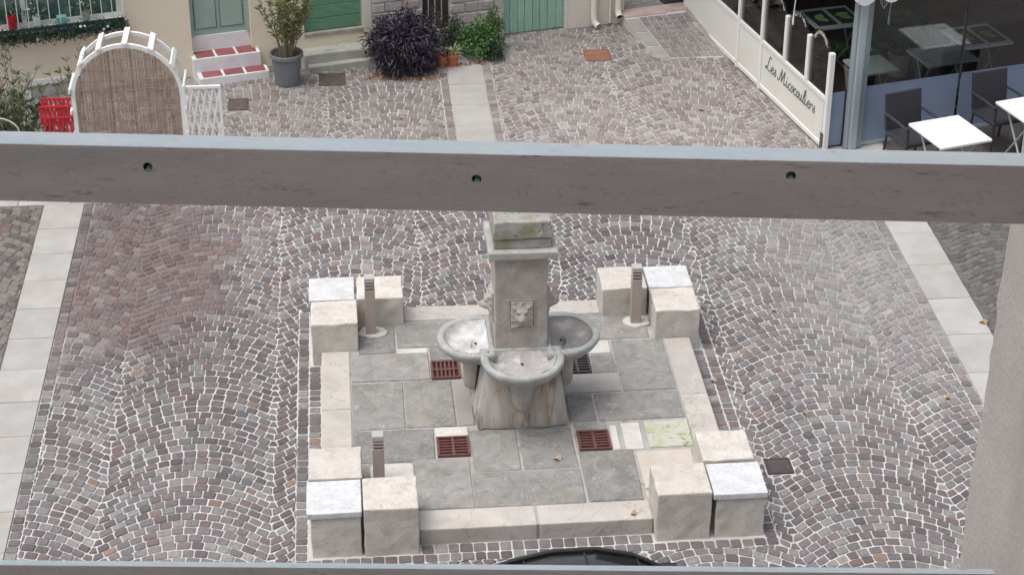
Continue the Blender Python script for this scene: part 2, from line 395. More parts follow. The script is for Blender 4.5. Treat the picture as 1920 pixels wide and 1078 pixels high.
def glass(name, col, alpha_rough=.02, mixf=.5, rough=.03):
    m = bpy.data.materials.new(name); m.use_nodes = True
    nt = m.node_tree; N = nt.nodes; L = nt.links
    N.clear()
    out = N.new('ShaderNodeOutputMaterial'); tr = N.new('ShaderNodeBsdfTransparent'); gl = N.new('ShaderNodeBsdfGlossy')
    fr = N.new('ShaderNodeFresnel'); fr.inputs['IOR'].default_value = 1.5
    mx = N.new('ShaderNodeMixShader')
    tr.inputs[0].default_value = (*col, 1); gl.inputs['Roughness'].default_value = rough
    L.new(fr.outputs[0], mx.inputs[0]); L.new(tr.outputs[0], mx.inputs[1]); L.new(gl.outputs[0], mx.inputs[2])
    L.new(mx.outputs[0], out.inputs[0])
    return m
M_GLASS = glass('clear_glass', (.86, .9, .9))
M_TINT = mat('tinted_car_glass', [(.3, (.01,.012,.014)), (.7, (.014,.016,.018))], 5, .04, 0, rvar=.01, spec=.6)
M_WGLASS = mat('window_glass', [(.3, (.03,.06,.055)), (.45, (.06,.12,.1)), (.6, (.2,.23,.22)), (.75, (.05,.09,.08))], 4.5, .06, 0, rvar=.02, spec=.6)  # mottled colours painted in to stand for reflections and curtains

# ------------------------------------------------------------------ paving: cobbles
W_ARC = 1.4717
def palette(x, y, pal):
    c1 = math.sin(x*1.3+y*.7+1.2)+math.sin(x*.6-y*1.1+4)
    r = random.random()
    if pal == 'main':
        if r < .012: c = (.2,.145,.12)
        elif r < .12: c = (.15,.115,.112)
        elif r < .32: c = (.112,.098,.1)
        elif r < .46: c = (.195,.19,.187)
        elif r < .52: c = (.225,.21,.2)
        else: c = (.148,.134,.136)
        k = 1.0 + .07*c1 + .12*max(0, min(1, (x-2)/3))
        d = math.hypot((x+2.25)/.95, (y-18.25)/1.7)
        if d < 1.1:
            f = min(1, (1.1-d)*2.2)
            c = tuple(a*(1-.35*f)+b*.35*f for a, b in zip(c, (.15,.095,.085)))
        # right half is a little greyer and paler
        t = max(0, min(1, (x-3.2)/1.8))*max(0, min(1, (y-14)/4))
        gcol = (.245,.24,.235)
        c = tuple(a*(1-.55*t)+b*.55*t for a, b in zip(c, gcol))
    elif pal == 'back':
        if r < .01: c = (.28,.225,.2)
        elif r < .3: c = (.2,.175,.17)
        elif r < .5: c = (.29,.275,.262)
        else: c = (.245,.22,.21)
        k = 1.0 + .06*c1
    elif pal == 'left':
        if r < .05: c = (.22,.13,.10)
        elif r < .4: c = (.11,.095,.09)
        else: c = (.17,.155,.145)
        k = 1
    else:
        c = (.135,.128,.125) if r < .6 else (.105,.098,.095)
        k = 1
    k *= random.uniform(.87, 1.14)
    return tuple(a*k for a in c)

def arcs(x0, x1, y0, y1, phase, W=W_ARC, p=.106, n=14):
    """segmental arc paving: every course runs as one wave, crowns at phase + k*W, stones set square to the course"""
    out = []
    A = .36*W/W_ARC
    def wave(x):
        t = (x-phase)/W; t -= round(t)
        t = abs(t)*2
        y = -A*t**1.95
        if t > .93: y = -A*(.93**1.95)-A*1.95*.93**.95*((t-.93)-(t-.93)**2/.14)     # rounded at the valley
        return y
    def slope(x): return (wave(x+.01)-wave(x-.01))/.02
    rows = int((y1-y0+.6)/p)+3
    step = W/n
    for j in range(rows):
        yb = y0-.05+j*p+random.uniform(-.0025, .0025)
        x = x0-.2+random.uniform(0, step)
        prev = None
        while x < x1+.2:
            sl = slope(x); c = 1/math.sqrt(1+sl*sl); sn = -sl*c
            lo = (x, yb+wave(x))
            tx = x+p*c*sn*.55
            hi = (tx, yb+p+wave(tx))
            if prev: out.append([prev[0], lo, hi, prev[1]])
            prev = (lo, hi)
            x += step*(.5+.55*c)*random.uniform(.9, 1.11)
    return out

def line_stones(x0, y0, x1, y1, w, p=.106):
    """one straight course; w is the offset vector across the course"""
    L = math.hypot(x1-x0, y1-y0); n = max(1, round(L/p))
    ts = [0]+[(i+random.uniform(-.1, .1))/n for i in range(1, n)]+[1]
    out = []
    for a, b in zip(ts[:-1], ts[1:]):
        P = lambda t: (x0+(x1-x0)*t, y0+(y1-y0)*t)
        A, B = P(a), P(b)
        out.append([A, B, (B[0]+w[0], B[1]+w[1]), (A[0]+w[0], A[1]+w[1])])
    return out

def area(q):
    return .5*sum(q[i][0]*q[(i+1) % len(q)][1]-q[(i+1) % len(q)][0]*q[i][1] for i in range(len(q)))

def clip_rect(q, x0, x1, y0, y1):
    return [(min(max(a, x0), x1), min(max(b, y0), y1)) for a, b in q]

def push_out(q, ex):
    """cut a stone back to the largest piece outside the rectangles"""
    for (x0, x1, y0, y1) in ex:
        xs_ = [a for a, _ in q]; ys_ = [b for _, b in q]
        if max(xs_) <= x0 or min(xs_) >= x1 or max(ys_) <= y0 or min(ys_) >= y1: continue
        cand = [clip_rect(q, -99, x0, -99, 99), clip_rect(q, x1, 99, -99, 99), clip_rect(q, -99, 99, -99, y0), clip_rect(q, -99, 99, y1, 99)]
        q = max(cand, key=lambda c: abs(area(c)))
        if abs(area(q)) < .0009: return None
    return q

def stone_geo(q, joint, zt):
    """rounded stone on quad q -> verts, faces"""
    if area(q) < 0: q = q[::-1]
    jit = [(a+random.uniform(-.003, .003), b+random.uniform(-.003, .003)) for a, b in q]
    def offset(P, d):
        """move every edge inwards by d and intersect again"""
        n = len(P); lines = []
        for i in range(n):
            (ax, ay), (bx, by) = P[i], P[(i+1) % n]
            dx, dy = bx-ax, by-ay; l = math.hypot(dx, dy)
            if l < .004: continue
            dx /= l; dy /= l
            lines.append((ax-dy*d, ay+dx*d, dx, dy))
        out = []; m = len(lines)
        for i in range(m):
            x1, y1, dx1, dy1 = lines[i-1]; x2, y2, dx2, dy2 = lines[i]
            den = dx1*dy2-dy1*dx2
            if abs(den) < .08: out.append((x2, y2)); continue
            t = ((x2-x1)*dy2-(y2-y1)*dx2)/den
            out.append((x1+dx1*t, y1+dy1*t))
        return out
    o = offset(jit, joint*.5)
    if len(o) < 3 or area(o) < .0004: o = [(a*.8+.2*sum(p[0] for p in jit)/4, b*.8+.2*sum(p[1] for p in jit)/4) for a, b in jit]
    n = len(o)
    c = (sum(a for a, _ in o)/n, sum(b for _, b in o)/n)
    pts = []
    for i in range(n):
        p = o[i]; pr = o[i-1]; nx = o[(i+1) % n]
        def toward(t, d):
            l = math.hypot(t[0]-p[0], t[1]-p[1])+1e-9
            k = min(d/l, .3)
            return (p[0]+(t[0]-p[0])*k, p[1]+(t[1]-p[1])*k)
        d = random.uniform(.005, .013)
        pts.append(toward(pr, d)); pts.append(toward(nx, d))
    m = len(pts)
    o1 = pts
    o2 = []
    for a, b in pts:
        l = math.hypot(a-c[0], b-c[1])+1e-9
        k = max(.4, 1-.008/l)
        o2.append((c[0]+(a-c[0])*k, c[1]+(b-c[1])*k))
    tx, ty = random.uniform(-.025, .025), random.uniform(-.025, .025)
    T = lambda a, b: (a-c[0])*tx+(b-c[1])*ty
    V = [(a, b, -.03) for a, b in o1]+[(a, b, zt-.007+T(a, b)) for a, b in o1]+[(a, b, zt+T(a, b)) for a, b in o2]
    F = [(i, (i+1) % m, m+(i+1) % m, m+i) for i in range(m)]+[(m+i, m+(i+1) % m, 2*m+(i+1) % m, 2*m+i) for i in range(m)]+[tuple(range(2*m, 3*m))]
    return V, F, c

def mesh_col(name, V, F, C, m, smooth=False):
    me = bpy.data.meshes.new(name)
    me.from_pydata(V, [], F)
    me.materials.append(m)
    at = me.attributes.new('col', 'FLOAT_COLOR', 'POINT')
    arr = np.ones((len(V), 4), dtype=np.float32); arr[:, :3] = np.array(C, dtype=np.float32)
    at.data.foreach_set('color', arr.ravel())
    me.update()
    return me

def cam_px(p):
    d = Vector((p[0], p[1], p[2]-CAM_H))
    z = d.dot(fwd)
    return 960+3687.3*d.dot(rt)/z, 539-3687.3*d.dot(upv)/z

def lay(owner, quads, pal, joint=.011, ex=(), rect=None, keep=None, n_single=0, name='cobblestone', zadd=0.0):
    singles = []
    allst = []
    for q in quads:
        if rect: q = clip_rect(q, *rect)
        if ex:
            q = push_out(q, ex)
            if q is None: continue
        if abs(area(q)) < .0009: continue
        cx = sum(a for a, _ in q)/4; cy = sum(b for _, b in q)/4
        if keep and not keep(cx, cy): continue
        allst.append((q, cx, cy))
    order = []
    if n_single:
        for i, (q, cx, cy) in enumerate(allst):
            u, v = cam_px((cx, cy, 0))
            ok = 8 < u < 1885-(v-425)*.153-12 and 425 < v < 1046
            if 565 < u < 1450 and 500 < v < 1046 and not (v > 1028 or u < 575): ok = False
            if 880 < u < 1250 and v > 1015: ok = False
            if ok:
                a = abs(area([cam_px((a, b, 0)) for a, b in q]))
                order.append((a, i))
        order = set(i for _, i in sorted(order, reverse=True)[:n_single])
    V = []; F = []; C = []
    for i, (q, cx, cy) in enumerate(allst):
        col = palette(cx, cy, pal)
        v, f, c = stone_geo(q, joint, zadd+random.uniform(-.003, .004))
        if i in order:
            v = [(a-cx, b-cy, z) for a, b, z in v]
            me = mesh_col(name, v, f, [col]*len(v), M_COB)
            o = bpy.data.objects.new(name, me); COL.objects.link(o)
            o.parent = owner; o.location = (cx, cy, 0)
        else:
            b = len(V)
            V += v; F += [tuple(k+b for k in ff) for ff in f]; C += [col]*len(v)
    me = mesh_col('cobblestones', V, F, C, M_COB)
    o = bpy.data.objects.new('cobblestones', me); COL.objects.link(o)
    o.parent = owner; o['kind'] = 'stuff'
    return len(allst)

def sheet(name, m, x0, x1, y0, y1, z):
    o = MB().quad((x0,y0,z),(x1,y0,z),(x1,y1,z),(x0,y1,z)).build(name, m)
    o['kind'] = 'structure'
    return o

sheet('ground', M_GROUND, -150, 150, -60, 240, -.04)

COVERS = [(-.46,-.12,23.09,23.46),(3.01,3.36,23.62,23.98),(3.52,3.755,14.16,14.39),(-1.58,-1.33,22.42,22.76)]
# central square inside the pale stone strips
sq = sheet('cobbled_square', M_MORT, -3.07, 5.76, 11.2, 20.0, -.009)
CB = .106
main_ex = [(-.55-CB, 3.31+CB, 13.245-CB, 17.265+CB), (3.512, 3.763, 14.152, 14.398)]
lay_rect = (-3.07+CB, 5.76-CB, 11.2, 20.0)
quads = arcs(-3.07, 5.76, 11.2, 20.0, -3.07)
brd = []
brd += line_stones(-3.07, 11.2, -3.07, 20.0, (CB, 0)) + line_stones(5.76-CB, 11.2, 5.76-CB, 20.0, (CB, 0))
brd += line_stones(-.55-CB, 13.245-CB, -.55-CB, 17.265+CB, (CB, 0)) + line_stones(3.31, 13.245-CB, 3.31, 17.265+CB, (CB, 0))
brd += line_stones(-.55, 13.245-CB, 3.31, 13.245-CB, (0, CB)) + line_stones(-.55, 17.265, 3.31, 17.265, (0, CB))
brd += line_stones(-.55, 14.24, -.55, 16.32, (.115, 0)) + line_stones(3.18, 14.24, 3.18, 16.32, (.125, 0))
brd += line_stones(.4, 13.25, 2.36, 13.25, (0, .125)) + line_stones(.4, 17.14, 2.34, 17.14, (0, .12))
good = []
for q in quads:
    q = clip_rect(q, *lay_rect)
    q = push_out(q, main_ex)
    if q: good.append(q)
n_main = lay(sq, good+brd, 'main', n_single=300)

# outer bands beside the strips
lp = sheet('left_cobbles', M_MORTD, -6.2, -3.52, 11.2, 20.0, -.009)
lay(lp, arcs(-6.2, -3.52, 12.2, 20.0, -4.2), 'left', joint=.009, rect=(-6.2, -3.52, 11.2, 20.0))
rp_ = sheet('right_cobbles', M_MORTD, 6.23, 12.0, 11.2, 20.0, -.009)
lay(rp_, arcs(6.23, 9.0, 14.2, 20.0, 6.9, W=1.2, p=.09, n=13), 'right', joint=.006, rect=(6.23, 9.0, 11.2, 20.0))
# lane behind the cross strip, up to the houses
def fac_y(x): return 24.53+(x-2.01)*math.tan(R(14))
def keep_back(x, y):
    if y > fac_y(x)+.06 and x < 3.7: return False
    if x > 4.56+(25.1-y)*.2148+.08: return False
    return True
bl = sheet('lane_cobbles', M_MORTG, -7.5, 10.5, 20.45, 30.0, -.009)
back_ex = [tuple(c) for c in COVERS]+[(1.19, 1.65, 20, 23.62), (1.07, 1.19, 20, 23.55), (1.65, 1.77, 20, 23.6)]
ramp_poly = [(3.66, 24.86), (3.98, 23.55), (4.93, 23.55), (4.5, 25.3)]
def in_ramp(x, y):
    t = (24.86-y)/1.31
    xl = 3.66+.32*t
    return y > 23.62 and x > xl+.02 and y < 25.3
qb = arcs(-6.0, 1.19, 20.45, 24.2, .38)+arcs(1.65, 5.9, 20.45, 26.2, 2.52)
def keep_all(x, y): return keep_back(x, y) and not in_ramp(x, y) and not (1.19 < x < 1.65 and y < 23.6)
qb = [q for q in (clip_rect(q, -6, 1.19-CB, 20.45, 27) if sum(a for a, _ in q)/4 < 1.3 else clip_rect(q, 1.65+CB, 6.0, 20.45, 27) for q in qb)]
qb += line_stones(1.19-CB, 20.45, 1.19-CB, 23.6, (.106, 0))+line_stones(1.65, 20.45, 1.65, 24.3, (.106, 0))
lay(bl, qb, 'back', joint=.011, ex=[tuple(c) for c in COVERS], keep=keep_all)

# pale stone strips: each slab is a piece
def strip(name, x0, x1, ys, along='y'):
    root = MB().box(x0+.003, x1-.003, ys[0], ys[-1], -.035, -.008).build(name, M_GROUT)
    root['kind'] = 'structure'
    for a, b in zip(ys[:-1], ys[1:]):
        box('slab', M_SLAB, root, x0+.004, x1-.004, a+.004, b-.004, -.03, random.uniform(.003, .006), bevel=.004, seg=1)
    return root
def seq(a, b, step):
    n = max(1, round((b-a)/step)); return [a+(b-a)*i/n for i in range(n+1)]
strip('left_stone_strip', -3.52, -3.07, seq(11.2, 20.0, .58))
strip('right_stone_strip', 5.76, 6.23, seq(11.35, 20.0, .72))
strip('middle_stone_strip', 1.19, 1.65, seq(20.45, 23.62, .6))
xs = seq(-6.2, 10.5, .6)
root = MB().box(-6.2, 10.5, 20.003, 20.447, -.035, -.008).build('cross_stone_strip', M_GROUT); root['kind'] = 'structure'
for a, b in zip(xs[:-1], xs[1:]):
    box('slab', M_SLAB, root, a+.004, b-.004, 20.004, 20.446, -.03, random.uniform(.003, .006), bevel=.004, seg=1)

# iron covers
cl = ['brown rectangular inspection cover below the grey stone ledge', 'rusty red inspection cover in front of the downpipes',
      'small dark square cover beside the front right stone blocks', 'small brown cover in the cobbles beside the white lattice gate']
for c, m, l in zip(COVERS, (M_COVB, M_COVR, M_COVD, M_COVB), cl):
    t = thing('inspection_cover', l, 'cover', ((c[0]+c[1])/2, (c[2]+c[3])/2, 0), group='iron covers in the paving')
    w, h = (c[1]-c[0])/2, (c[3]-c[2])/2
    box('lid', m, t, -w+.016, w-.016, -h+.016, h-.016, -.03, .004, bevel=.003)
    f = MB()
    f.box(-w, w, -h, -h+.013, -.03, .006).box(-w, w, h-.013, h, -.03, .006).box(-w, -w+.013, -h+.0131, h-.0131, -.03, .0055).box(w-.013, w, -h+.0131, h-.0131, -.03, .0055)
    f.build('frame', m, t)

# ------------------------------------------------------------------ fountain platform
pf = MB().box(-.42, 3.15, 13.4, 17.12, -.03, .136).build('fountain_platform', M_GROUT)
pf['kind'] = 'structure'
def kerb(x0, x1, y0, y1):
    box('kerb_stone', M_KERB, pf, x0+.004, x1-.004, y0+.003, y1-.003, -.03, .15+random.uniform(-.003, .003), bevel=.012, sub=2, jitter=.004)
kerb(.39, 1.385, 13.38, 13.66); kerb(1.4, 2.37, 13.38, 13.66)
kerb(-.43, -.15, 14.24, 15.3); kerb(-.43, -.15, 15.3, 16.33)
kerb(2.9, 3.165, 14.23, 15.3); kerb(2.9, 3.165, 15.3, 16.33)
kerb(.39, 1.37, 16.86, 17.13); kerb(1.37, 2.35, 16.86, 17.13)
def flag(m, x0, x1, y0, y1, dz=0.0, round_=0):
    z = .148+random.uniform(-.004, .003)+dz
    if round_:
        pts = []
        for cx, cy, a0 in ((x1-.05, y0+.05, -90), (x1-.05, y1-.05, 0), (x0+.05, y1-.05, 90), (x0+.05, y0+.05, 180)):
            for k in range(5):
                t = R(a0+k*22.5); pts.append((cx+.05*math.cos(t), cy+.05*math.sin(t)))
        return MB().prism(pts, .1, z).build('paving_slab', m, pf)
    j = .007
    c = [(x0+j, y0+j), (x1-j, y0+j), (x1-j, y1-j), (x0+j, y1-j)]
    c = [(a+random.uniform(-.006, .006), b+random.uniform(-.006, .006)) for a, b in c]
    return MB().prism(c, .1, z).build('paving_slab', m, pf, bevel=.006, seg=1, sub=1, jitter=.004)
FL = [(M_FLAG,-.15,.60,15.75,16.25),(M_FLAG,-.15,.34,14.94,15.74),(M_FLAG,.34,.80,14.94,15.74),(M_FLAGP,.80,.97,14.94,15.74),
      (M_FLAG,-.15,.59,14.4,14.93),(M_FLAGW,.59,.9,14.77,14.93),(M_FLAG,-.07,.30,16.26,16.79),(M_FLAG,.30,.98,16.35,16.85),
      (M_FLAGW,.31,.60,16.24,16.34),(M_FLAG,.61,.98,16.08,16.34),(M_FLAG,.89,.98,15.75,16.07),(M_FLAG,1.86,2.78,16.35,16.86),
      (M_FLAGW,1.88,2.37,16.09,16.34),(M_FLAG,2.38,2.9,15.4,16.33),(M_FLAGP,1.83,2.38,15.4,15.735),(M_FLAG,2.145,2.38,15.745,16.08),
      (M_FLAG,2.1,2.9,14.92,15.39),(M_FLAG,1.83,2.09,14.92,15.39),(M_FLAGW,2.165,2.25,14.44,14.84),(M_FLAGW,2.27,2.46,14.43,14.87),
      (M_FLAGM,2.49,2.9,14.45,14.88),(M_FLAGB,2.36,2.86,13.83,14.41),(M_FLAGB,2.36,2.55,13.68,13.8),
      (M_FLAG,-.15,.36,13.68,14.39),(M_FLAG,.36,.88,13.67,14.43),(M_FLAG,.9,1.33,14.2,14.86),(M_FLAG,1.34,1.83,14.2,14.86),
      (M_FLAG,.88,1.84,13.67,14.19),(M_FLAG,1.85,2.34,13.67,14.44),(M_FLAG,.98,1.85,16.1,16.86),(M_KERB,1.82,1.86,14.43,14.9),(M_FLAG,1.86,2.16,14.77,14.91)]
for a in FL: flag(*a)
flag(M_FLAGW, 0.0, .375, 13.95, 14.36, dz=.012, round_=1)
# drain grates
gl = [('red brown drain grate with upright slots behind the left basin', .61, .885, 15.75, 16.06, 'v'),
      ('red brown drain grate at the front left foot of the fountain', .6, .89, 14.45, 14.755, 'h'),
      ('dark brown drain grate under the right basin', 1.87, 2.135, 15.75, 16.07, 'h'),
      ('red brown drain grate at the front right beside white slabs', 1.865, 2.155, 14.45, 14.75, 'h')]
for l, x0, x1, y0, y1, d in gl:
    t = thing('drain_grate', l, 'grate', ((x0+x1)/2, (y0+y1)/2, .131), group='drain grates around the fountain')
    w, h = (x1-x0)/2, (y1-y0)/2
    box('pit', M_PIT, t, -w, w, -h, h, .0, .006, bevel=0)
    f = MB()
    f.box(-w, w, -h, -h+.02, .0065, .031).box(-w, w, h-.02, h, .0065, .031).box(-w, -w+.02, -h+.0201, h-.0201, .0065, .0308).box(w-.02, w, -h+.0201, h-.0201, .0065, .0308)
    mi = M_COVD if x0 > 1.868 else M_IRON
    f.build('frame', mi, t)
    if d == 'h':
        box('bar', mi, t, -.012, .012, -h+.0205, h-.0205, .0065, .0302, bevel=0)
        for sx in (-1, 1):
            for i in range(5):
                y = -h+.02+(2*h-.04)*(i+1)/6
                a, b = (-w+.0205, -.0125) if sx < 0 else (.0125, w-.0205)
                box('bar', mi, t, a, b, y-.008, y+.008, .0065, .03, bevel=0)
    else:
        box('bar', mi, t, -w+.0205, w-.0205, -.012, .012, .0065, .0302, bevel=0)
        for sy in (-1, 1):
            for i in range(5):
                x = -w+.02+(2*w-.04)*(i+1)/6
                a, b = (-h+.0205, -.0125) if sy < 0 else (.0125, h-.0205)
                box('bar', mi, t, x-.008, x+.008, a, b, .0065, .03, bevel=0)

# stone blocks at the four corners
def block(label, x0, x1, y0, y1, z1, white=False, z0=0.0):
    t = thing('stone_block', label, 'stone block', ((x0+x1)/2, (y0+y1)/2, z0), group='stone blocks at the platform corners')
    w, d, h = (x1-x0)/2, (y1-y0)/2, z1-z0
    if white:
        box('block_body', M_LIME, t, -w+.028, w-.012, -d+.02, d-.01, -.02, h-.058, bevel=.012, sub=3, jitter=.009)
        box('top_slab', M_LIMEW, t, -w, w, -d, d, h-.058, h, bevel=.009, sub=2, jitter=.004)
    else:
        box('block_body', M_LIME, t, -w, w, -d, d, -.02, h, bevel=.014, sub=3, jitter=.009)
block('limestone block with overhanging white top slab, nearest on the left', -.54, -.085, 13.255, 13.725, .455, True)
block('bare limestone block beside the white topped one at front left', -.072, .385, 13.262, 13.725, .468)
block('pitted limestone block behind the front left white topped block', -.525, -.075, 13.765, 14.23, .448)
block('tall bare limestone block with rounded left edge at front right', 2.375, 2.838, 13.275, 13.72, .468)
block('limestone block with overhanging white top slab, nearest on the right', 2.853, 3.308, 13.262, 13.72, .45, True)
block('tan pitted limestone block beside the small dark cover', 2.845, 3.29, 13.77, 14.225, .448)
block('stained limestone block in front of the white topped one at rear left', -.515, -.068, 16.335, 16.785, .452)
block('white topped limestone block at the rear left corner', -.535, -.09, 16.8, 17.25, .455, True)
block('limestone block behind the rear left lamp post', -.068, .385, 16.8, 17.245, .452)
block('cracked limestone block in front of the white topped one at rear right', 2.82, 3.255, 16.335, 16.78, .452)
block('white topped limestone block at the rear right corner', 2.822, 3.258, 16.793, 17.22, .455, True)
block('limestone block left of the rear right lamp post', 2.355, 2.805, 16.8, 17.25, .452)

# bollard lights
def bollard(label, x, y, h, collar):
    t = thing('bollard_light', label, 'bollard light', (x, y, .148), group='square bollard lights on the platform')
    w = .05
    if collar:
        pts = []
        for k in range(11):
            a = 2*math.pi*k/11; r = .13*random.uniform(.85, 1.15)
            pts.append((r*1.05*math.cos(a)+.01, r*math.sin(a)*.9))
        MB().prism(pts, -.01, .012).build('cement_collar', M_CONC, t, bevel=.005, seg=1)
    box('post', M_BOLL, t, -w, w, -w, w, 0, h-.13, bevel=.005)
    z = h-.13
    box('lamp_core', M_BOLLT, t, -w+.012, w-.012, -w+.012, w-.012, z, h-.03, bevel=0)
    for k in range(2):
        box('louvre', M_BOLL, t, -w, w, -w, w, z+.016+k*.034, z+.034+k*.034, bevel=.003)
    box('cap', M_BOLLG, t, -w, w, -w, w, h-.05, h, bevel=.006)
bollard('square taupe bollard light in front of the rear left blocks', .06, 16.66, .63, True)
bollard('square taupe bollard light between the rear right blocks', 2.672, 16.66, .63, True)
bollard('square taupe bollard light half hidden behind the front left block', .072, 14.10, .51, False)

# ------------------------------------------------------------------ fountain
FX, FY = 1.385, 15.27
ft = thing('stone_fountain', 'stone pillar fountain with three half round basins and lion masks', 'fountain', (FX, FY, .148))
Z0 = .148
def ring_section(hw, hd, z, bulge, n=10):
    """square section with gently bulged sides"""
    pts = []
    for s in range(4):
        for i in range(n):
            t = -1+2*i/n
            b = bulge*math.cos(t*math.pi/2)
            flute = .010*math.cos(t*math.pi*4)*(bulge > 0.012)
            d = 1+0
            if s == 0: pts.append((t*hw, -(hd+b+flute), z))
            elif s == 1: pts.append((hw+b+flute, t*hd, z))
            elif s == 2: pts.append((-t*hw, hd+b+flute, z))
            else: pts.append((-(hw+b+flute), -t*hd, z))
    return pts
mb = MB(); secs = []
for z, hw, bu in ((0,.40,.02),(.06,.405,.022),(.18,.388,.024),(.34,.365,.022),(.49,.34,.018),(.6,.32,.012),(.655,.31,.01)):
    secs.append(ring_section(hw, hw, z, bu))
n = len(secs[0]); vs = [p for s in secs for p in s]
fs = [(i*n+k, i*n+(k+1) % n, (i+1)*n+(k+1) % n, (i+1)*n+k) for i in range(len(secs)-1) for k in range(n)]
fs.append(tuple(range((len(secs)-1)*n, len(secs)*n)))
mb.add(vs, fs); mb.build('plinth', M_PLINTH, ft, smooth=True, jitter=.007)
# pillar shaft
mb = MB().box(-.232, .238, -.25, .23, .65, 1.68)
mb.build('pillar', M_FST, ft, bevel=.014, sub=4, jitter=.006)
# raised base course between basins
box('pillar_foot', M_FST, ft, -.262, .268, -.28, .26, .63, .715, bevel=.012, sub=2, jitter=.004)
cap = box('cornice', M_CORN, ft, -.295, .315, -.33, .30, 1.68, 1.755, bevel=.014, sub=4, jitter=.007)
def taper(name, parent, h0, h1, z0, z1, dx=0.0, m=M_FCAP):
    mb = MB()
    vs = [(sx*h0+dx, sy*h0-.01, z0) for sx, sy in ((-1,-1),(1,-1),(1,1),(-1,1))]+[(sx*h1+dx, sy*h1-.01, z1) for sx, sy in ((-1,-1),(1,-1),(1,1),(-1,1))]
    mb.add(vs, [(0,3,2,1),(4,5,6,7),(0,1,5,4),(1,2,6,5),(2,3,7,6),(3,0,4,7)])
    return mb.build(name, m, parent, bevel=.012, sub=3, jitter=.007)
taper('cap_lower_stone', cap, .252, .248, 1.757, 1.85, .01)
taper('cap_upper_stone', cap, .262, .248, 1.854, 2.015, .01)
# basins
def basin(rot, label, bowlmat, cy=.41):
    mb = MB()
    cy += 0.0          # centre of the half circle measured from the pillar centre
    back = .235
    r = .37
    def outline(rr, bk):
        pts = [(-rr, -bk)]
        for k in range(25):
            t = math.pi+math.pi*k/24
            pts.append((rr*math.cos(t), -cy+rr*math.sin(t)))
        pts.append((rr, -bk))
        return pts
    levels = [(.30, .62, back), (.335, .655, back), (.36, .685, back), (.37, .71, back), (.37, .735, back), (.362, .748, back), (.318, .75, back+.03), (.305, .74, back+.045)]
    lower = [(.10, .5, back), (.19, .555, back), (.25, .59, back)]
    secs = [[(x, y if i not in (0, len(o)-1) else -b, z) for i, (x, y) in enumerate(o)] for (rr, z, b) in lower+levels for o in [outline(rr, b)]]
    n = len(secs[0]); vs = [p for s in secs for p in s]
    fs = [(i*n+k, i*n+(k+1) % n, (i+1)*n+(k+1) % n, (i+1)*n+k) for i in range(len(secs)-1) for k in range(n)]
    fs.append(tuple(reversed(range(n))))
    mb.add(vs, fs)
    o = mb.build('basin', M_RIM, ft, smooth=False, jitter=.007)
    o.rotation_euler = (0, 0, rot)
    o['label'] = label
    for p in o.data.polygons: p.use_smooth = True
    # scaled inside of the bowl
    mb = MB()
    inner = [(.305, .7415, back+.045), (.285, .70, back+.06), (.24, .665, back+.09), (.15, .65, back+.13), (.04, .647, back+.2)]
    secs = [[(x, y if i not in (0, len(oo)-1) else -b, z) for i, (x, y) in enumerate(oo)] for (rr, z, b) in inner for oo in [outline(rr, b)]]
    vs = [p for s in secs for p in s]
    fs = [(i*n+k, i*n+(k+1) % n, (i+1)*n+(k+1) % n, (i+1)*n+k) for i in range(len(secs)-1) for k in range(n)]
    fs.append(tuple(range((len(secs)-1)*n, len(secs)*n)))
    mb.add(vs, fs)
    b = mb.build('bowl', bowlmat, o, smooth=True, jitter=.006)
    MB().lathe([(.0, .0), (.013, .0), (.013, .004), (.0, .004)], 12, (0.0, -back-.155, .662)).build('drain_hole', M_BLACK, o)
    # rounded corbel below
    mb = MB(); secs = []
    for z, rr, y in ((.20, .05, .395), (.22, .075, .395), (.27, .09, .39), (.36, .098, .38), (.46, .108, .37), (.6, .115, .365)):
        secs.append([(rr*math.cos(math.pi+math.pi*k/12), -y-.012+rr*math.sin(math.pi+math.pi*k/12)*1.15, z) for k in range(13)])
    n2 = 13; vs = [p for s in secs for p in s]
    fs = [(i*n2+k, i*n2+k+1, (i+1)*n2+k+1, (i+1)*n2+k) for i in range(len(secs)-1) for k in range(n2-1)]
    fs.append(tuple(reversed(range(n2))))
    mb.add(vs, fs); mb.build('corbel', M_FST, o, smooth=True)
basin(0, 'front half round basin with brownish bowl', M_BOWL)
basin(-math.pi/2, 'left half round basin coated with white scale', M_BOWLW, .37)
basin(math.pi/2, 'right half round basin with grey brown bowl', M_BOWLG, .37)
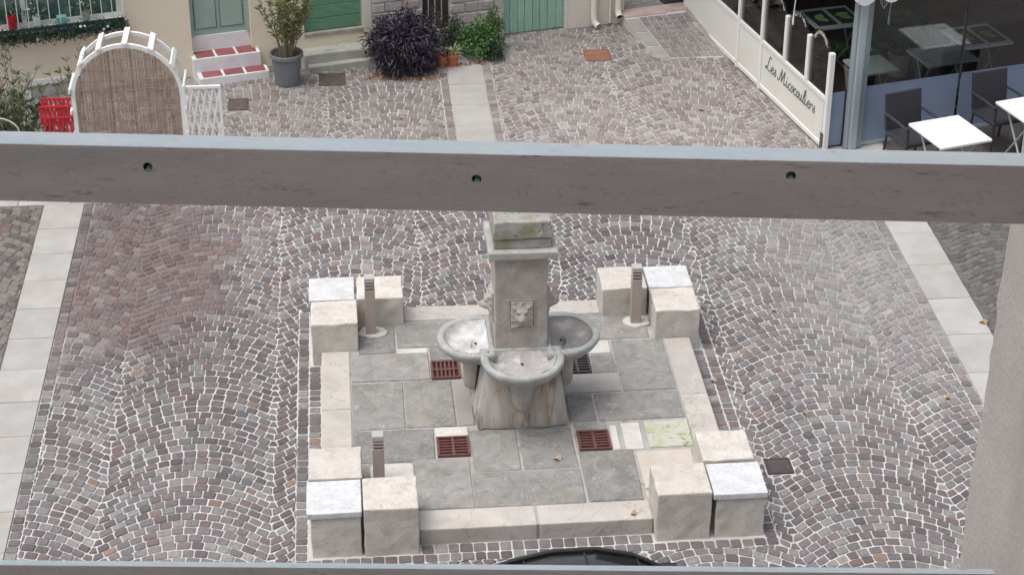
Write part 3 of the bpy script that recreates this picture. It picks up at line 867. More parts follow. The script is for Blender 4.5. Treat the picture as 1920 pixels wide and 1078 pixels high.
# lion masks in low relief
def lion(rot, wx):
    nx, nz = 26, 32; w, h = .105, .135
    G = lambda x, z, a, b, s, t=1.0: t*math.exp(-((x-a)**2+(z-b)**2)/(s*s))
    def relief(x, z):
        d = .014
        d += G(x, z, 0, -.02, .045, .055)+G(x, z, 0, .01, .085, .02)                       # muzzle
        d += G(x, z, -.024, -.035, .02, .018)+G(x, z, .024, -.035, .02, .018)
        d += G(x, z, 0, .0, .014, .018)                        # nose
        d -= G(x, z, 0, -.062, .013, .03)                      # mouth
        d += G(x, z, -.035, .04, .02, .022)+G(x, z, .035, .04, .02, .022)  # brows
        d -= G(x, z, -.032, .018, .011, .02)+G(x, z, .032, .018, .011, .02)  # eyes
        d += G(x, z, 0, .06, .03, .016)
        rr = math.hypot(x, z*.85); a = math.atan2(z, x)
        d += .009*max(0, math.sin(a*9+rr*60))*min(1, max(0, (rr-.06)/.03))   # mane locks
        d += G(x, z, -.06, .075, .02, .016)+G(x, z, .06, .075, .02, .016)
        return d
    mb = MB(); vs = []
    for j in range(nz+1):
        for i in range(nx+1):
            x = -w+2*w*i/nx; z = -h+2*h*j/nz
            e = 1 if 0 < i < nx and 0 < j < nz else 0
            vs.append((x, -(relief(x, z)*(1.35 if rot else 1.15) if e else -.004), z))
    fs = [(j*(nx+1)+i, j*(nx+1)+i+1, (j+1)*(nx+1)+i+1, (j+1)*(nx+1)+i) for j in range(nz) for i in range(nx)]
    mb.add(vs, fs)
    o = mb.build('lion_mask', M_FST, ft, smooth=True)
    o.rotation_euler = (0, 0, rot)
    d = .25 if rot == 0 else wx
    o.location = (.008+math.sin(rot)*d, -math.cos(rot)*d if rot == 0 else -.01, 1.10)
    f = MB()
    f.box(-w-.012, w+.012, -.012, .004, h, h+.012).box(-w-.012, w+.012, -.014, .004, -h-.014, -h)
    f.box(-w-.0121, -w, -.0122, .004, -h-.0005, h+.0005).box(w, w+.0121, -.0122, .004, -h-.0005, h+.0005)
    f.build('mask_frame', M_FST, o)
lion(0, 0); lion(-math.pi/2, .242); lion(math.pi/2, .228)

# ------------------------------------------------------------------ leaves and plants
def leaf_mesh(name, P, D, L, W, C, m, parent, fold=.25, droop=.0):
    """P points, D directions (n,3), L lengths, W widths, C colours: four triangles a leaf"""
    P = np.asarray(P, float); D = np.asarray(D, float); n = len(P)
    D /= np.linalg.norm(D, axis=1)[:, None]+1e-9
    A = RNG.normal(size=(n, 3)); A[:, 2] += .8
    S = np.cross(D, A); S /= np.linalg.norm(S, axis=1)[:, None]+1e-9
    Nn = np.cross(S, D)
    L = np.asarray(L)[:, None]; W = np.asarray(W)[:, None]
    mid = P+D*L*.45; mid[:, 2] += 0
    tip = P+D*L; tip[:, 2] -= droop*L[:, 0]
    v = np.stack([P, mid-S*W*.5+Nn*W*fold, mid, mid+S*W*.5+Nn*W*fold, tip], 1).reshape(-1, 3)
    b = (np.arange(n)*5)[:, None]
    tri = np.concatenate([b+np.array([0, 2, 1]), b+np.array([0, 3, 2]), b+np.array([1, 2, 4]), b+np.array([2, 3, 4])], 0)
    me = bpy.data.meshes.new(name)
    me.from_pydata(v.tolist(), [], tri.tolist())
    me.materials.append(m)
    at = me.attributes.new('col', 'FLOAT_COLOR', 'POINT')
    arr = np.ones((n*5, 4), np.float32); arr[:, :3] = np.repeat(np.asarray(C, np.float32), 5, 0)
    at.data.foreach_set('color', arr.ravel())
    me.update()
    o = bpy.data.objects.new(name, me); COL.objects.link(o); o.parent = parent
    o['kind'] = 'stuff'
    return o

def cols(n, base, var=.3, alt=None, p=.15):
    c = np.array(base)[None, :]*(1+RNG.uniform(-var, var, (n, 1)))
    if alt is not None:
        k = RNG.random(n) < p
        c[k] = np.array(alt)*(1+RNG.uniform(-var, var, (k.sum(), 1)))
    return c

def oleander(root, stems, height, spread, leafc, leaf_l=.1, leaf_w=.016, whorls=9, base_r=.06, alt=None, lean=(0, 0)):
    mb = MB(); P = []; D = []
    for s in range(stems):
        a = random.uniform(0, 2*math.pi); rr = random.uniform(.3, 1)*spread
        h = height*random.uniform(.6, 1.05)
        p0 = Vector((base_r*math.cos(a)*random.random(), base_r*math.sin(a)*random.random(), 0))
        p3 = Vector((rr*math.cos(a)+lean[0]*h, rr*math.sin(a)+lean[1]*h, h))
        p1 = p0+Vector((p3.x*.25, p3.y*.25, h*.4)); p2 = p0+Vector((p3.x*.6, p3.y*.6, h*.75))
        pts = [p0]+[(p0*(1-t)**3+p1*3*t*(1-t)**2+p2*3*t*t*(1-t)+p3*t**3) for t in (.2, .4, .6, .8, 1)]
        mb.tube(pts, [.008, .007, .006, .005, .004, .003], 5)
        for w in range(whorls):
            t = .2+.8*(w+random.random())/whorls
            q = p0*(1-t)**3+p1*3*t*(1-t)**2+p2*3*t*t*(1-t)+p3*t**3
            d = (p3-p1).normalized()
            for k in range(random.randint(2, 4)+(5 if w == whorls-1 else 0)):
                an = random.uniform(0, 2*math.pi)
                P.append(q); D.append((math.cos(an)*.8+d.x*.7, math.sin(an)*.8+d.y*.7, d.z*.7+random.uniform(-.2, .5)))
    mb.build('stems', M_STEM, root)
    n = len(P)
    leaf_mesh('foliage', P, D, RNG.uniform(.7, 1.2, n)*leaf_l, RNG.uniform(.7, 1.2, n)*leaf_w, cols(n, leafc, .35, alt), M_LEAF, root, droop=.1)

# ------------------------------------------------------------------ houses along the lane
FA = R(14)
def wall_mesh(x0, x1, z0, z1, holes, th):
    xs = sorted(set([x0, x1]+[h[0] for h in holes]+[h[1] for h in holes])); xs = [x for x in xs if x0 <= x <= x1]
    zs = sorted(set([z0, z1]+[h[2] for h in holes]+[h[3] for h in holes])); zs = [z for z in zs if z0 <= z <= z1]
    nx, nz = len(xs)-1, len(zs)-1
    solid = [[not any(h[0] < (xs[i]+xs[i+1])/2 < h[1] and h[2] < (zs[j]+zs[j+1])/2 < h[3] for h in holes) for j in range(nz)] for i in range(nx)]
    mb = MB(); S = lambda i, j: 0 <= i < nx and 0 <= j < nz and solid[i][j]
    for i in range(nx):
        for j in range(nz):
            if not solid[i][j]: continue
            a, b, c, d = xs[i], xs[i+1], zs[j], zs[j+1]
            mb.quad((a,0,c),(b,0,c),(b,0,d),(a,0,d)); mb.quad((b,th,c),(a,th,c),(a,th,d),(b,th,d))
            if not S(i-1, j): mb.quad((a,th,c),(a,0,c),(a,0,d),(a,th,d))
            if not S(i+1, j): mb.quad((b,0,c),(b,th,c),(b,th,d),(b,0,d))
            if not S(i, j-1): mb.quad((a,th,c),(b,th,c),(b,0,c),(a,0,c))
            if not S(i, j+1): mb.quad((a,0,d),(b,0,d),(b,th,d),(a,th,d))
    return mb

ch = thing('cream_house', 'cream rendered house with sage green door and red tiled steps', 'house', (2.01, 24.53, 0), FA)
wall_mesh(-11, -1.93, 0, 5.5, [(-7.4, -5.0, .88, 2.4), (-4.175, -3.405, .1, 2.7), (-2.715, -1.93, .34, 2.0)], .4).build('wall', M_CREAM, ch)
box('pier', M_WPIER, ch, -1.929, -1.815, -.012, .4, 0, 5.5, bevel=.006)
# window with railing
wf = MB()
wf.box(-7.4, -5.0, .12, .17, .88, .94).box(-5.06, -5.0, .12, .17, .94, 2.4).box(-7.4, -7.34, .12, .17, .94, 2.4).box(-6.22, -6.16, .125, .165, .94, 2.4)
wf.build('window_frame', M_BARS, ch)
win = box('window_pane', M_WGLASS, ch, -7.34, -5.06, .14, .15, .94, 2.38, bevel=0)
rl = MB().box(-7.5, -5.0, -.10, -.075, .905, .945).build('window_railing', M_NAVY, ch)
for k in range(19):
    x = -7.3+k*.127
    MB().tube([(x, -.0875, .9451), (x, -.0875, 1.75)], .0065, 6).build('bar', M_BARS, rl)
MB().tube([(-5.0, -.0875, .75), (-5.0, -.0875, 1.8)], .012, 6).build('bar', M_BARS, rl)
# things standing on the sill behind the bars
for k, (x, w, h, m) in enumerate(((-5.75, .12, .12, 'teal'), (-6.35, .14, .2, 'red'), (-5.45, .1, .15, 'grey'), (-6.05, .1, .16, 'white'))):
    mm = {'teal': mat('teal_glaze', [(.3, (.16,.42,.36)), (.7, (.2,.48,.42))], 5, .4, 0), 'red': M_RED, 'grey': M_LEDGE, 'white': M_WHITE}[m]
    lab = {'teal': 'small turquoise box on the window sill behind the railing', 'red': 'red pot on the window sill at the left edge',
           'grey': 'grey pot on the window sill near the right window jamb', 'white': 'white pot on the window sill behind the railing bars'}[m]
    p = Vector((x, .04, 0)); p.rotate(Matrix.Rotation(FA, 3, 'Z'))
    t = thing('sill_pot', lab, 'pot', (2.01+p.x, 24.53+p.y, .885), FA)
    if m == 'teal':
        box('body', mm, t, -w/2, w/2, -.05, .05, 0, h, bevel=.006)
    else:
        MB().lathe([(0, 0), (w*.35, 0), (w*.5, h), (w*.46, h), (w*.44, h*.85), (0, h*.85)], 16).build('body', mm, t, smooth=False)
        n = 90
        P = RNG.normal(size=(n, 3))*np.array([.07, .04, .05])+np.array([0, 0, h+.05]); D = RNG.normal(size=(n, 3)); D[:, 2] += .5
        leaf_mesh('foliage', P, D, RNG.uniform(.04, .08, n), RNG.uniform(.015, .03, n), cols(n, (.05,.12,.06), .4, (.4,.42,.4), .15), M_LEAF, t)
# door
dr = MB().box(-4.16, -3.42, .135, .175, .489, 2.69).build('door', M_GDOOR, ch)
for a, b in ((-4.105, -3.82), (-3.775, -3.475)):
    f = MB()
    f.box(a, b, .126, .1345, .575, .583).box(a, a+.008, .126, .1345, .5832, 2.6).box(b-.008, b, .126, .1345, .5832, 2.6)
    f.build('panel_moulding', mat('door_groove', [(.3, (.1,.15,.13)), (.7, (.13,.18,.16))], 5, .6, 0), dr)
    box('panel', M_GDOOR, dr, a+.009, b-.009, .124, .1347, .584, 2.6, bevel=.004)
fr = MB()
fr.box(-4.1745, -4.125, .08, .134, .5025, 2.69).box(-3.455, -3.4055, .08, .134, .5025, 2.69)
fr.build('frame', M_GDOOR, dr)
# steps with tiles
st = MB().box(-4.174, -3.406, .118, .2, .29, .488).build('doorstep', M_STEPW, ch, bevel=.006)
s2 = box('step', M_STEPW, st, -4.2, -3.33, -.135, .0, -.02, .285, bevel=.01, sub=2, jitter=.004)
s1 = box('step', M_STEPW, st, -4.17, -3.27, -.345, -.136, -.02, .1, bevel=.01, sub=2, jitter=.004)
# upper tread reaches into the door recess
box('step', M_STEPW, st, -4.172, -3.408, .0005, .117, .1, .2852, bevel=.0)
for (x0, x1, y0, y1, z) in ((-4.165, -3.36, -.115, .108, .285), (-4.13, -3.295, -.325, -.142, .1)):
    for k in range(3):
        w = (x1-x0)/3
        box('tile', M_TILE, s1 if z < .2 else s2, x0+k*w+.016, x0+(k+1)*w-.016, y0, y1, z-.004, z+.006, bevel=.003)
# shutter window
sh = MB().box(-2.7, -1.945, .06, .09, .395, 2.0).build('shutter', M_SHUT, ch)
for k in range(9):
    z = .4+k*.17
    box('board', M_SHUT, sh, -2.698, -1.947, .045+random.uniform(-.003, .003), .0595, z+.003, z+.167, bevel=.005)
box('window_sill', M_SILL, ch, -2.714, -1.931, -.02, .12, .342, .393, bevel=.006)
lg = MB().box(-2.78, -1.83, -.26, -.001, -.02, .2).build('stone_ledge', M_LEDGE, ch, bevel=.015, sub=3, jitter=.012)
box('ledge_footing', M_LEDGE, lg, -2.76, -1.82, -.36, -.2605, -.02, .075, bevel=.012, sub=3, jitter=.012)
# low white framed opening at the foot of the wall
cf = MB()
cf.box(-6.3, -5.55, -.03, .0, .16, .225).box(-6.3, -6.235, -.03, .0, .0, .1598).box(-5.615, -5.55, -.03, .0, .0, .1598)
cf = cf.build('cellar_window', M_WHITE, ch)
box('pane', M_LEDGE, cf, -6.2345, -5.6155, -.012, -.002, 0, .159, bevel=0)

# garland along the sill
p = Vector((-6.1, -.1, 0)); p.rotate(Matrix.Rotation(FA, 3, 'Z'))
gd = thing('sill_garland', 'dark green garland with white baubles under the barred window', 'garland', (2.01+p.x, 24.53+p.y, .865), FA)
n = 5200
P = np.stack([RNG.uniform(-1.1, 1.12, n), RNG.normal(-.02, .035, n), RNG.normal(-.01, .045, n)], 1); D = RNG.normal(size=(n, 3)); D[:, 1] -= .4
leaf_mesh('foliage', P, D, RNG.uniform(.035, .07, n), RNG.uniform(.008, .018, n), cols(n, (.02,.055,.035), .4), M_LEAF, gd)
for x, z in ((-.62, -.07), (-.58, -.04), (-.95, -.01), (.55, .05), (.6, .045), (.83, -.02), (.88, .01), (.02, -.05)):
    MB().lathe([(.001, -.02), (.014, -.014), (.02, 0), (.014, .014), (.001, .02)], 10, (x, -.06, z)).build('bauble', M_WHITE, gd, smooth=True)

# stone house
sh_ = thing('stone_house', 'rubble stone house with green plank door and cream downpipes', 'house', (2.01, 24.53, 0), FA)
wall_mesh(-1.814, 1.72, 0, 5.5, [(-1.125, -.755, .22, 1.6), (0.0, .87, -.1, 2.2)], .4).build('wall', M_WMOR, sh_)
z = .0
stones = []
while z < 1.45:
    h = random.uniform(.095, .165)
    x = -1.81
    while x < -.03:
        w = random.uniform(.13, .3)
        if x+w > -.09: w = -.02-x
        a, b = x+.009, x+w-.009
        for h0, h1 in ((-1.125, -.755),):
            if a < h1 and b > h0 and z+h > .22:
                if a < h0-.05: b = min(b, h0-.008)
                elif b > h1+.05: a = max(a, h1+.008)
                else: a = b
        if b-a > .04: stones.append((a, b, z+.009, z+h-.009))
        x += w
    z += h
for a, b, c, d in stones:
    c += random.uniform(-.004, .004); d += random.uniform(-.004, .004)
    box('wall_stone', M_WSTP if random.random() < .42 else M_WSTA, sh_, a, b, -random.uniform(.012, .026), .02, c, d, bevel=.009, seg=1)
box('render_panel', M_WPIER, sh_, .905, 1.72, -.02, .0, 0, 5.5, bevel=.004, sub=3, jitter=.004)
box('door_jamb', M_WPIER, sh_, .872, .904, -.02, .1, 0, 2.2, bevel=.004)
grl = MB().box(-1.12, -.76, .1, .14, .225, 1.595).build('slatted_vent', M_BLACK, sh_)
ww = .36/4
for k in range(4):
    x = -1.12+k*ww
    box('slat', M_SLAT, grl, x+.007, x+ww-.007, .05, .0995, .23, 1.59, bevel=.004)
for k in range(3):
    x = -1.12+(k+1)*ww
    box('gap_strip', M_WMOR, grl, x-.0065, x+.0065, .048, .0994, .23, 1.59, bevel=0)
pd = MB().box(.003, .867, .09, .11, .0, 2.19).build('plank_door', M_BLACK, sh_)
xs = [.003]
while xs[-1] < .8: xs.append(xs[-1]+random.uniform(.1, .14))
xs = [.003+(x-.003)*(.864/(xs[-1]-.003)) for x in xs]
for a, b in zip(xs[:-1], xs[1:]):
    box('plank', M_PLANK, pd, a+.003, b-.003, .06+random.uniform(-.003, .003), .0895, .012, 2.18, bevel=.004)
def pipe(name, pts, r, ring=True):
    o = MB().tube(pts, r, 14, cap=False).build(name, M_PIPE, sh_, smooth=True)
    a, b = Vector(pts[-2]), Vector(pts[-1]); d = (b-a).normalized()
    MB().tube([b-d*.03, b-d*.025], r*.86, 14).build('pipe_mouth', M_BLACK, o)
    MB().tube([b-d*.03, b-d*.0005], r*.93, 14, cap=False).build('pipe_lip', M_PIPE, o, smooth=True)
    return o
pipe('downpipe', [(1.26, -.075, 3.0), (1.26, -.075, .16), (1.265, -.085, .09), (1.285, -.12, .055), (1.30, -.15, .04)], .045)
pipe('downpipe', [(1.505, -.045, 3.0), (1.505, -.045, .03)], .017)
pipe('downpipe', [(1.615, -.065, 3.0), (1.615, -.065, .24), (1.615, -.075, .18), (1.613, -.10, .15), (1.61, -.15, .13)], .047)

# ramp beside the house, leading up to the alley
rm = MB()
def RQ(x, y): return (x, y, max(0.0, min(.16, (y-23.6)/1.2*.16)))
rm.add([(3.95, 23.6, -.01), (4.96, 23.6, -.01), (4.6, 25.2, -.01), (3.62, 24.95, -.01), (3.95, 23.6, .001), (4.96, 23.6, .001), (4.6, 25.2, .16), (3.62, 24.95, .16)],
       [(0,3,2,1),(4,5,6,7),(0,1,5,4),(1,2,6,5),(2,3,7,6),(3,0,4,7)])
rmp = rm.build('cobbled_ramp', M_MORTG); rmp['kind'] = 'structure'
def ramp_pt(u, v, dz=0.0):
    a = Vector((3.95, 23.6, .001)).lerp(Vector((4.96, 23.6, .001)), u); b = Vector((3.62, 24.95, .16)).lerp(Vector((4.6, 25.2, .16)), u)
    q = a.lerp(b, v); q.z += dz; return q
def ramp_piece(name, m, u0, u1, v0, v1, top=.012):
    c = [ramp_pt(u0, v0), ramp_pt(u1, v0), ramp_pt(u1, v1), ramp_pt(u0, v1)]
    mb = MB().add([p-Vector((0, 0, .01)) for p in c]+[p+Vector((0, 0, top)) for p in c], [(0,3,2,1),(4,5,6,7),(0,1,5,4),(1,2,6,5),(2,3,7,6),(3,0,4,7)])
    return mb.build(name, m, rmp, bevel=.006, seg=1)
M_RCOB = mat('ramp_cobble', [(.3, (.18,.165,.16)), (.7, (.26,.24,.23))], 9, .9, .4, 60, objrand=.18)
M_RGREY = mat('ramp_kerb_grey', [(.3, (.25,.24,.228)), (.7, (.32,.31,.295))], 6, .9, .3, 60)
M_ROSE = mat('rose_step_stone', [(.3, (.36,.27,.25)), (.7, (.46,.36,.335))], 6, .9, .3, 60)
for v0, v1 in ((.0, .24), (.25, .52), (.53, .8)):
    ramp_piece('kerb_stone', M_RGREY, .005, .17, v0+.008, v1-.008)
for v0, v1 in ((.0, .3), (.31, .6), (.61, .86)):
    ramp_piece('kerb_stone', M_RGREY, .87, .995, v0+.008, v1-.008)
nv = 9
for j in range(nv):
    v0 = .02+j*.8/nv; v1 = v0+.8/nv
    us = [.18]; 
    while us[-1] < .8: us.append(us[-1]+random.uniform(.08, .12))
    us.append(.865)
    for a, b in zip(us[:-1], us[1:]):
        if b-a < .04: continue
        c = random.uniform(.8, 1.2)
        o = ramp_piece('cobblestone', M_RCOB, a+.005, b-.005, v0+.006, v1-.006, .008)
ramp_piece('step_stone', M_ROSE, .005, .6, .84, .995, .014); ramp_piece('step_stone', M_ROSE, .61, .995, .87, .995, .014)
al = MB().add([(3.62, 24.96, .14), (4.6, 25.21, .14), (4.3, 31, .3), (2.6, 31, .3)], [(0, 1, 2, 3)]).build('alley', M_FLAG)
al['kind'] = 'structure'

# ------------------------------------------------------------------ potted and wall plants
t = thing('potted_oleander', 'leggy oleander in a grey plastic pot beside the steps', 'potted plant', (-.85, 23.2, 0))
MB().lathe([(.0, .0), (.145, .0), (.15, .02), (.19, .36), (.205, .365), (.215, .38), (.215, .42), (.2, .43), (.188, .415), (.18, .38), (.0, .38)], 28).build('pot', M_POTG, t, smooth=False)
MB().lathe([(.0, .385), (.18, .384)], 20).build('soil', M_SOIL, t)
oleander(t, 26, 1.0, .44, (.17, .195, .07), .105, .022, 15, .09, alt=(.26, .24, .11), lean=(-.03, .0))
for o in list(t.children):
    if o.name.startswith(('stems', 'foliage')): o.location = (0, 0, .38)

t = thing('purple_shrub', 'rounded shrub of dense blackish purple strap leaves against the wall', 'shrub', (.64, 23.55, 0))
n = 5200
th = RNG.uniform(0, 2*np.pi, n); ph = np.arccos(RNG.uniform(-.75, 1, n)); rr = RNG.uniform(.25, 1, n)**.5
S = np.stack([np.sin(ph)*np.cos(th), np.sin(ph)*np.sin(th), np.cos(ph)], 1)
lump = 1+.13*np.sin(S[:, 0]*7+1)*np.cos(S[:, 2]*6)+.1*np.sin(S[:, 1]*9+2)+.08*np.sin(S[:, 2]*13+S[:, 0]*9)
P = S*(rr*lump)[:, None]*np.array([.46, .4, .42])+np.array([0, 0, .33])
P[:, 2] = np.maximum(P[:, 2], .02)
D = S*.55+RNG.normal(size=(n, 3))*.75+np.array([0, 0, .05])
br = .6+.4*rr
leaf_mesh('foliage', P, D, RNG.uniform(.05, .13, n), RNG.uniform(.014, .028, n), cols(n, (.026,.017,.034), .5, (.07,.057,.085), .22), M_PURP, t, droop=.3)
mb = MB()
for k in range(26):
    a = random.uniform(0, 6.28); q = Vector((.3*math.cos(a)*random.random(), .25*math.sin(a)*random.random(), .4*random.uniform(.6, 1)))
    mb.tube([(q.x*.2, q.y*.2, 0), (q.x*.7, q.y*.7, q.z*.6), q], [.008, .006, .003], 5)
mb.build('stems', M_STEM, t)

def bush(name, label, loc, size, n, c, ll, lw, alt=None, group=None, droop=.1, stemc=True):
    t = thing(name, label, 'plant', loc, 0, group)
    th = RNG.uniform(0, 2*np.pi, n); ph = np.arccos(RNG.uniform(-.2, 1, n)); rr = RNG.uniform(.15, 1, n)**.5
    S = np.stack([np.sin(ph)*np.cos(th), np.sin(ph)*np.sin(th), np.cos(ph)], 1)
    k = RNG.uniform(0, 6, 3)
    lump = 1+.22*np.sin(S[:, 0]*5+k[0])*np.cos(S[:, 2]*5+k[1])+.15*np.sin(S[:, 1]*8+k[2])
    P = S*(rr*lump)[:, None]*np.array(size)+np.array([0, 0, size[2]*.35]); P[:, 2] = np.maximum(P[:, 2], .01)
    D = S*.7+RNG.normal(size=(n, 3))*.7+np.array([0, 0, .2])
    leaf_mesh('foliage', P, D, RNG.uniform(.7, 1.2, n)*ll, RNG.uniform(.7, 1.2, n)*lw, cols(n, c, .4, alt), M_LEAF, t, droop=droop)
    mb = MB()
    for q in range(8):
        a = random.uniform(0, 6.28)
        mb.tube([(.02*math.cos(a), .02*math.sin(a), 0), (size[0]*.5*math.cos(a), size[1]*.5*math.sin(a), size[2]*random.uniform(.6, 1.1))], [.007, .003], 5)
    mb.build('stems', M_STEM, t)
    return t
bush('green_plant', 'bright green leafy plant right of the terracotta pot', (1.6, 23.86, 0), (.25, .2, .36), 1700, (.07,.17,.045), .05, .026, (.12,.22,.06))
bush('green_plant', 'green plant climbing beside the plank door', (1.83, 24.1, 0), (.17, .15, .46), 1000, (.07,.15,.045), .045, .022, (.14,.12,.05))
bush('green_plant', 'dark green plant behind the terracotta pot under the slatted vent', (1.32, 23.98, 0), (.17, .14, .42), 900, (.03,.07,.03), .05, .018, (.09,.09,.05))
bush('green_plant', 'small dark green plant at the foot of the leafy plants', (1.83, 23.75, 0), (.11, .11, .2), 500, (.025,.06,.03), .04, .02)
bush('green_plant', 'brownish green plant under the slatted vent above the shrub', (1.08, 24.0, 0), (.16, .12, .5), 700, (.06,.055,.04), .05, .016, (.04,.05,.03))
t = thing('spider_plant_pot', 'terracotta pot with a striped spider plant beside the purple shrub', 'potted plant', (1.27, 23.62, 0))
MB().lathe([(.0, .0), (.06, .0), (.085, .13), (.095, .13), (.095, .155), (.08, .155), (.075, .13), (.0, .13)], 20).build('pot', M_TERRA, t)
n = 46
a = RNG.uniform(0, 6.28, n); P = np.stack([np.cos(a)*.02, np.sin(a)*.02, np.full(n, .13)], 1); D = np.stack([np.cos(a)*.7, np.sin(a)*.7, RNG.uniform(.3, 2.2, n)], 1)
leaf_mesh('foliage', P, D, RNG.uniform(.16, .34, n), RNG.uniform(.014, .022, n), cols(n, (.42,.47,.27), .25, (.14,.24,.08), .35), M_LEAF, t, droop=.45)
t = thing('small_terracotta_pot', 'small reddish terracotta pot squeezed against the purple shrub', 'pot', (1.13, 23.62, 0))
MB().lathe([(.0, .0), (.05, .0), (.07, .11), (.08, .11), (.08, .135), (.066, .135), (.062, .11), (.0, .11)], 18).build('pot', M_TERRA, t)

# leaf litter below the shrub and single fallen leaves
n = 160
a = RNG.uniform(0, 1, n)
P = np.stack([RNG.uniform(.1, 1.75, n), 23.16+.25*np.abs(RNG.uniform(.1, 1.75, n)*0+RNG.normal(0, .5, n)), np.full(n, .012)], 1)
P[:, 0] = .15+1.6*a; P[:, 1] = 23.15+.32*np.abs(a-.38)+np.abs(RNG.normal(0, .05, n))+np.where(a > .6, .3, 0)
D = RNG.normal(size=(n, 3)); D[:, 2] *= .12
lt = leaf_mesh('leaf_litter', P, D, RNG.uniform(.03, .065, n), RNG.uniform(.02, .035, n), cols(n, (.4,.24,.14), .35, (.3,.12,.07), .3), M_LEAF, None)
tag(lt, 'brown leaf litter along the foot of the purple shrub', 'leaf litter', kind='stuff')
def fallen(label, x, y, z, s=.09, a=0.0):
    t = MB(); pts = []
    for k in range(14):
        an = 2*math.pi*k/14; r = (.55 if k % 2 else 1.0)*random.uniform(.8, 1.1)
        pts.append((r*math.cos(an)*s*.45, r*math.sin(an)*s*.34, .008+.012*math.sin(an*2+a)+random.uniform(0, .006)))
    t.add([(0, 0, .004)]+pts, [(0, 1+k, 1+(k+1) % 14) for k in range(14)])
    t.add([(0, 0, .001)]+[(p[0], p[1], p[2]-.003) for p in pts], [(0, 1+(k+1) % 14, 1+k) for k in range(14)])
    o = t.build('fallen_leaf', M_DRY); o.location = (x, y, z+.004); o.rotation_euler = (0, 0, a)
    tag(o, label, 'leaf', 'single fallen leaves')
fallen('dry leaf on the grey slab in front of the fountain', 1.66, 14.33, .148, .12, .3)
fallen('dry leaf lying on the front right kerb stone', 2.21, 13.46, .15, .1, 1)
fallen('yellow leaf on the cobbles beside the right kerb', 3.3, 15.73, .004, .1, .5)
fallen('pale leaf on the cobbles a little right of the right kerb', 3.55, 15.5, .004, .08, 2)
fallen('tan leaf on the cobbles below the middle of the right paving', 4.05, 15.1, .004, .09, .1)
fallen('leaf on the cobbles near the lower end of the right stone strip', 5.45, 15.25, .004, .1, 1.2)
fallen('leaf caught at the far edge of the right stone strip', 6.2, 16.6, .006, .13, .2)
fallen('tan leaf on the cobbles near the upper right paving', 4.15, 17.0, .004, .09, .9)
fallen('leaf beside the rusty red inspection cover', 2.9, 23.9, .004, .1, 0)
fallen('leaf on the cobbles left of the restaurant screen', 4.25, 21.95, .004, .1, .6)
fallen('dark leaf on the lane cobbles left of the middle strip', .55, 22.0, .004, .1, .6)

# ------------------------------------------------------------------ garden arch and fences
AX, AY, AR, AZ = -2.54, 20.52, .60, 1.07
ar = thing('garden_arch', 'white garden arch filled with a brown reed screen', 'garden arch', (AX, AY, 0))
def arc_pts(r, y, n=22):
    return [(-r, y, 0), (-r, y, .5), (-r, y, AZ-.15)]+[(-r*math.cos(math.pi*k/n), y, AZ+r*1.0*math.sin(math.pi*k/n)) for k in range(n+1)]+[(r, y, AZ-.15), (r, y, .5), (r, y, 0)]
for y in (0.0, .36):
    pts = arc_pts(AR, y); mb = MB(); vs = []
    for (x, yy, z) in pts:
        dx, dz = (x, z-AZ) if z > AZ else (x, 0)
        l = math.hypot(dx, dz); dx /= l; dz /= l
        for o_, yo in ((-.022, -.018), (.022, -.018), (.022, .018), (-.022, .018)):
            vs.append((x+dx*o_, yy+yo, z+dz*o_))
    n = len(pts)
    mb.add(vs, [(i*4+k, i*4+(k+1) % 4, i*4+4+(k+1) % 4, i*4+4+k) for i in range(n-1) for k in range(4)])
    mb.build('arch_rail', M_WHITE, ar)
for an in (8, 40, 65, 92, 118, 145, 172):
    c, s = -math.cos(R(an)), math.sin(R(an))
    mb = MB().box(-.03, .03, -.06, .42, .024, .05)
    o = mb.build('rung', M_WHITE, ar, bevel=.004)
    o.location = (c*AR, 0, AZ+s*AR); o.rotation_euler = (0, math.atan2(c, s), 0)
for z in (.25, .6, .9):
    for sx in (-1, 1):
        box('rung', M_WHITE, ar, sx*(AR+.036)-.012, sx*(AR+.036)+.012, -.05, .41, z-.025, z+.025)
V = []; F = []; C = []
nre = 150
for k in range(nre):
    x = -AR+.02+(2*AR-.04)*(k+.5)/nre
    zt = AZ+math.sqrt(max(0, (AR-.02)**2-x*x))+random.uniform(-.03, .008)
    b = len(V); c = random.choice([(1,1,1), (1.25,1.2,1.15), (.75,.72,.7), (1.05,.95,.9)])
    w = .0042; yo = random.uniform(-.004, .004); lean = random.uniform(-.004, .004)
    for z, xx in ((.06, x), (zt, x+lean)):
        for a in (0, 2.09, 4.19):
            V.append((xx+w*math.cos(a), -.012+yo+w*math.sin(a), z)); C.append(c)
    F += [(b, b+1, b+4, b+3), (b+1, b+2, b+5, b+4), (b+2, b, b+3, b+5), (b+3, b+4, b+5)]
me = mesh_col('reed_screen', V, F, C, M_REED)
o = bpy.data.objects.new('reed_screen', me); COL.objects.link(o); o.parent = ar; o['kind'] = 'stuff'
mb = MB()
for k in range(12):
    z = .15+k*.125; r = AR-.02
    x = r if z < AZ else math.sqrt(max(.01, r*r-(z-AZ)**2))
    mb.tube([(-x+2*x*i/14, -.02, z+random.uniform(-.014, .014)) for i in range(15)], .0035, 4)
mb.build('binding_wire', M_STEM, ar)
box('stray_reed', M_FLAGB, ar, -.45, -.18, -.03, -.024, .66, .668, bevel=0).rotation_euler = (0, -.08, 0)

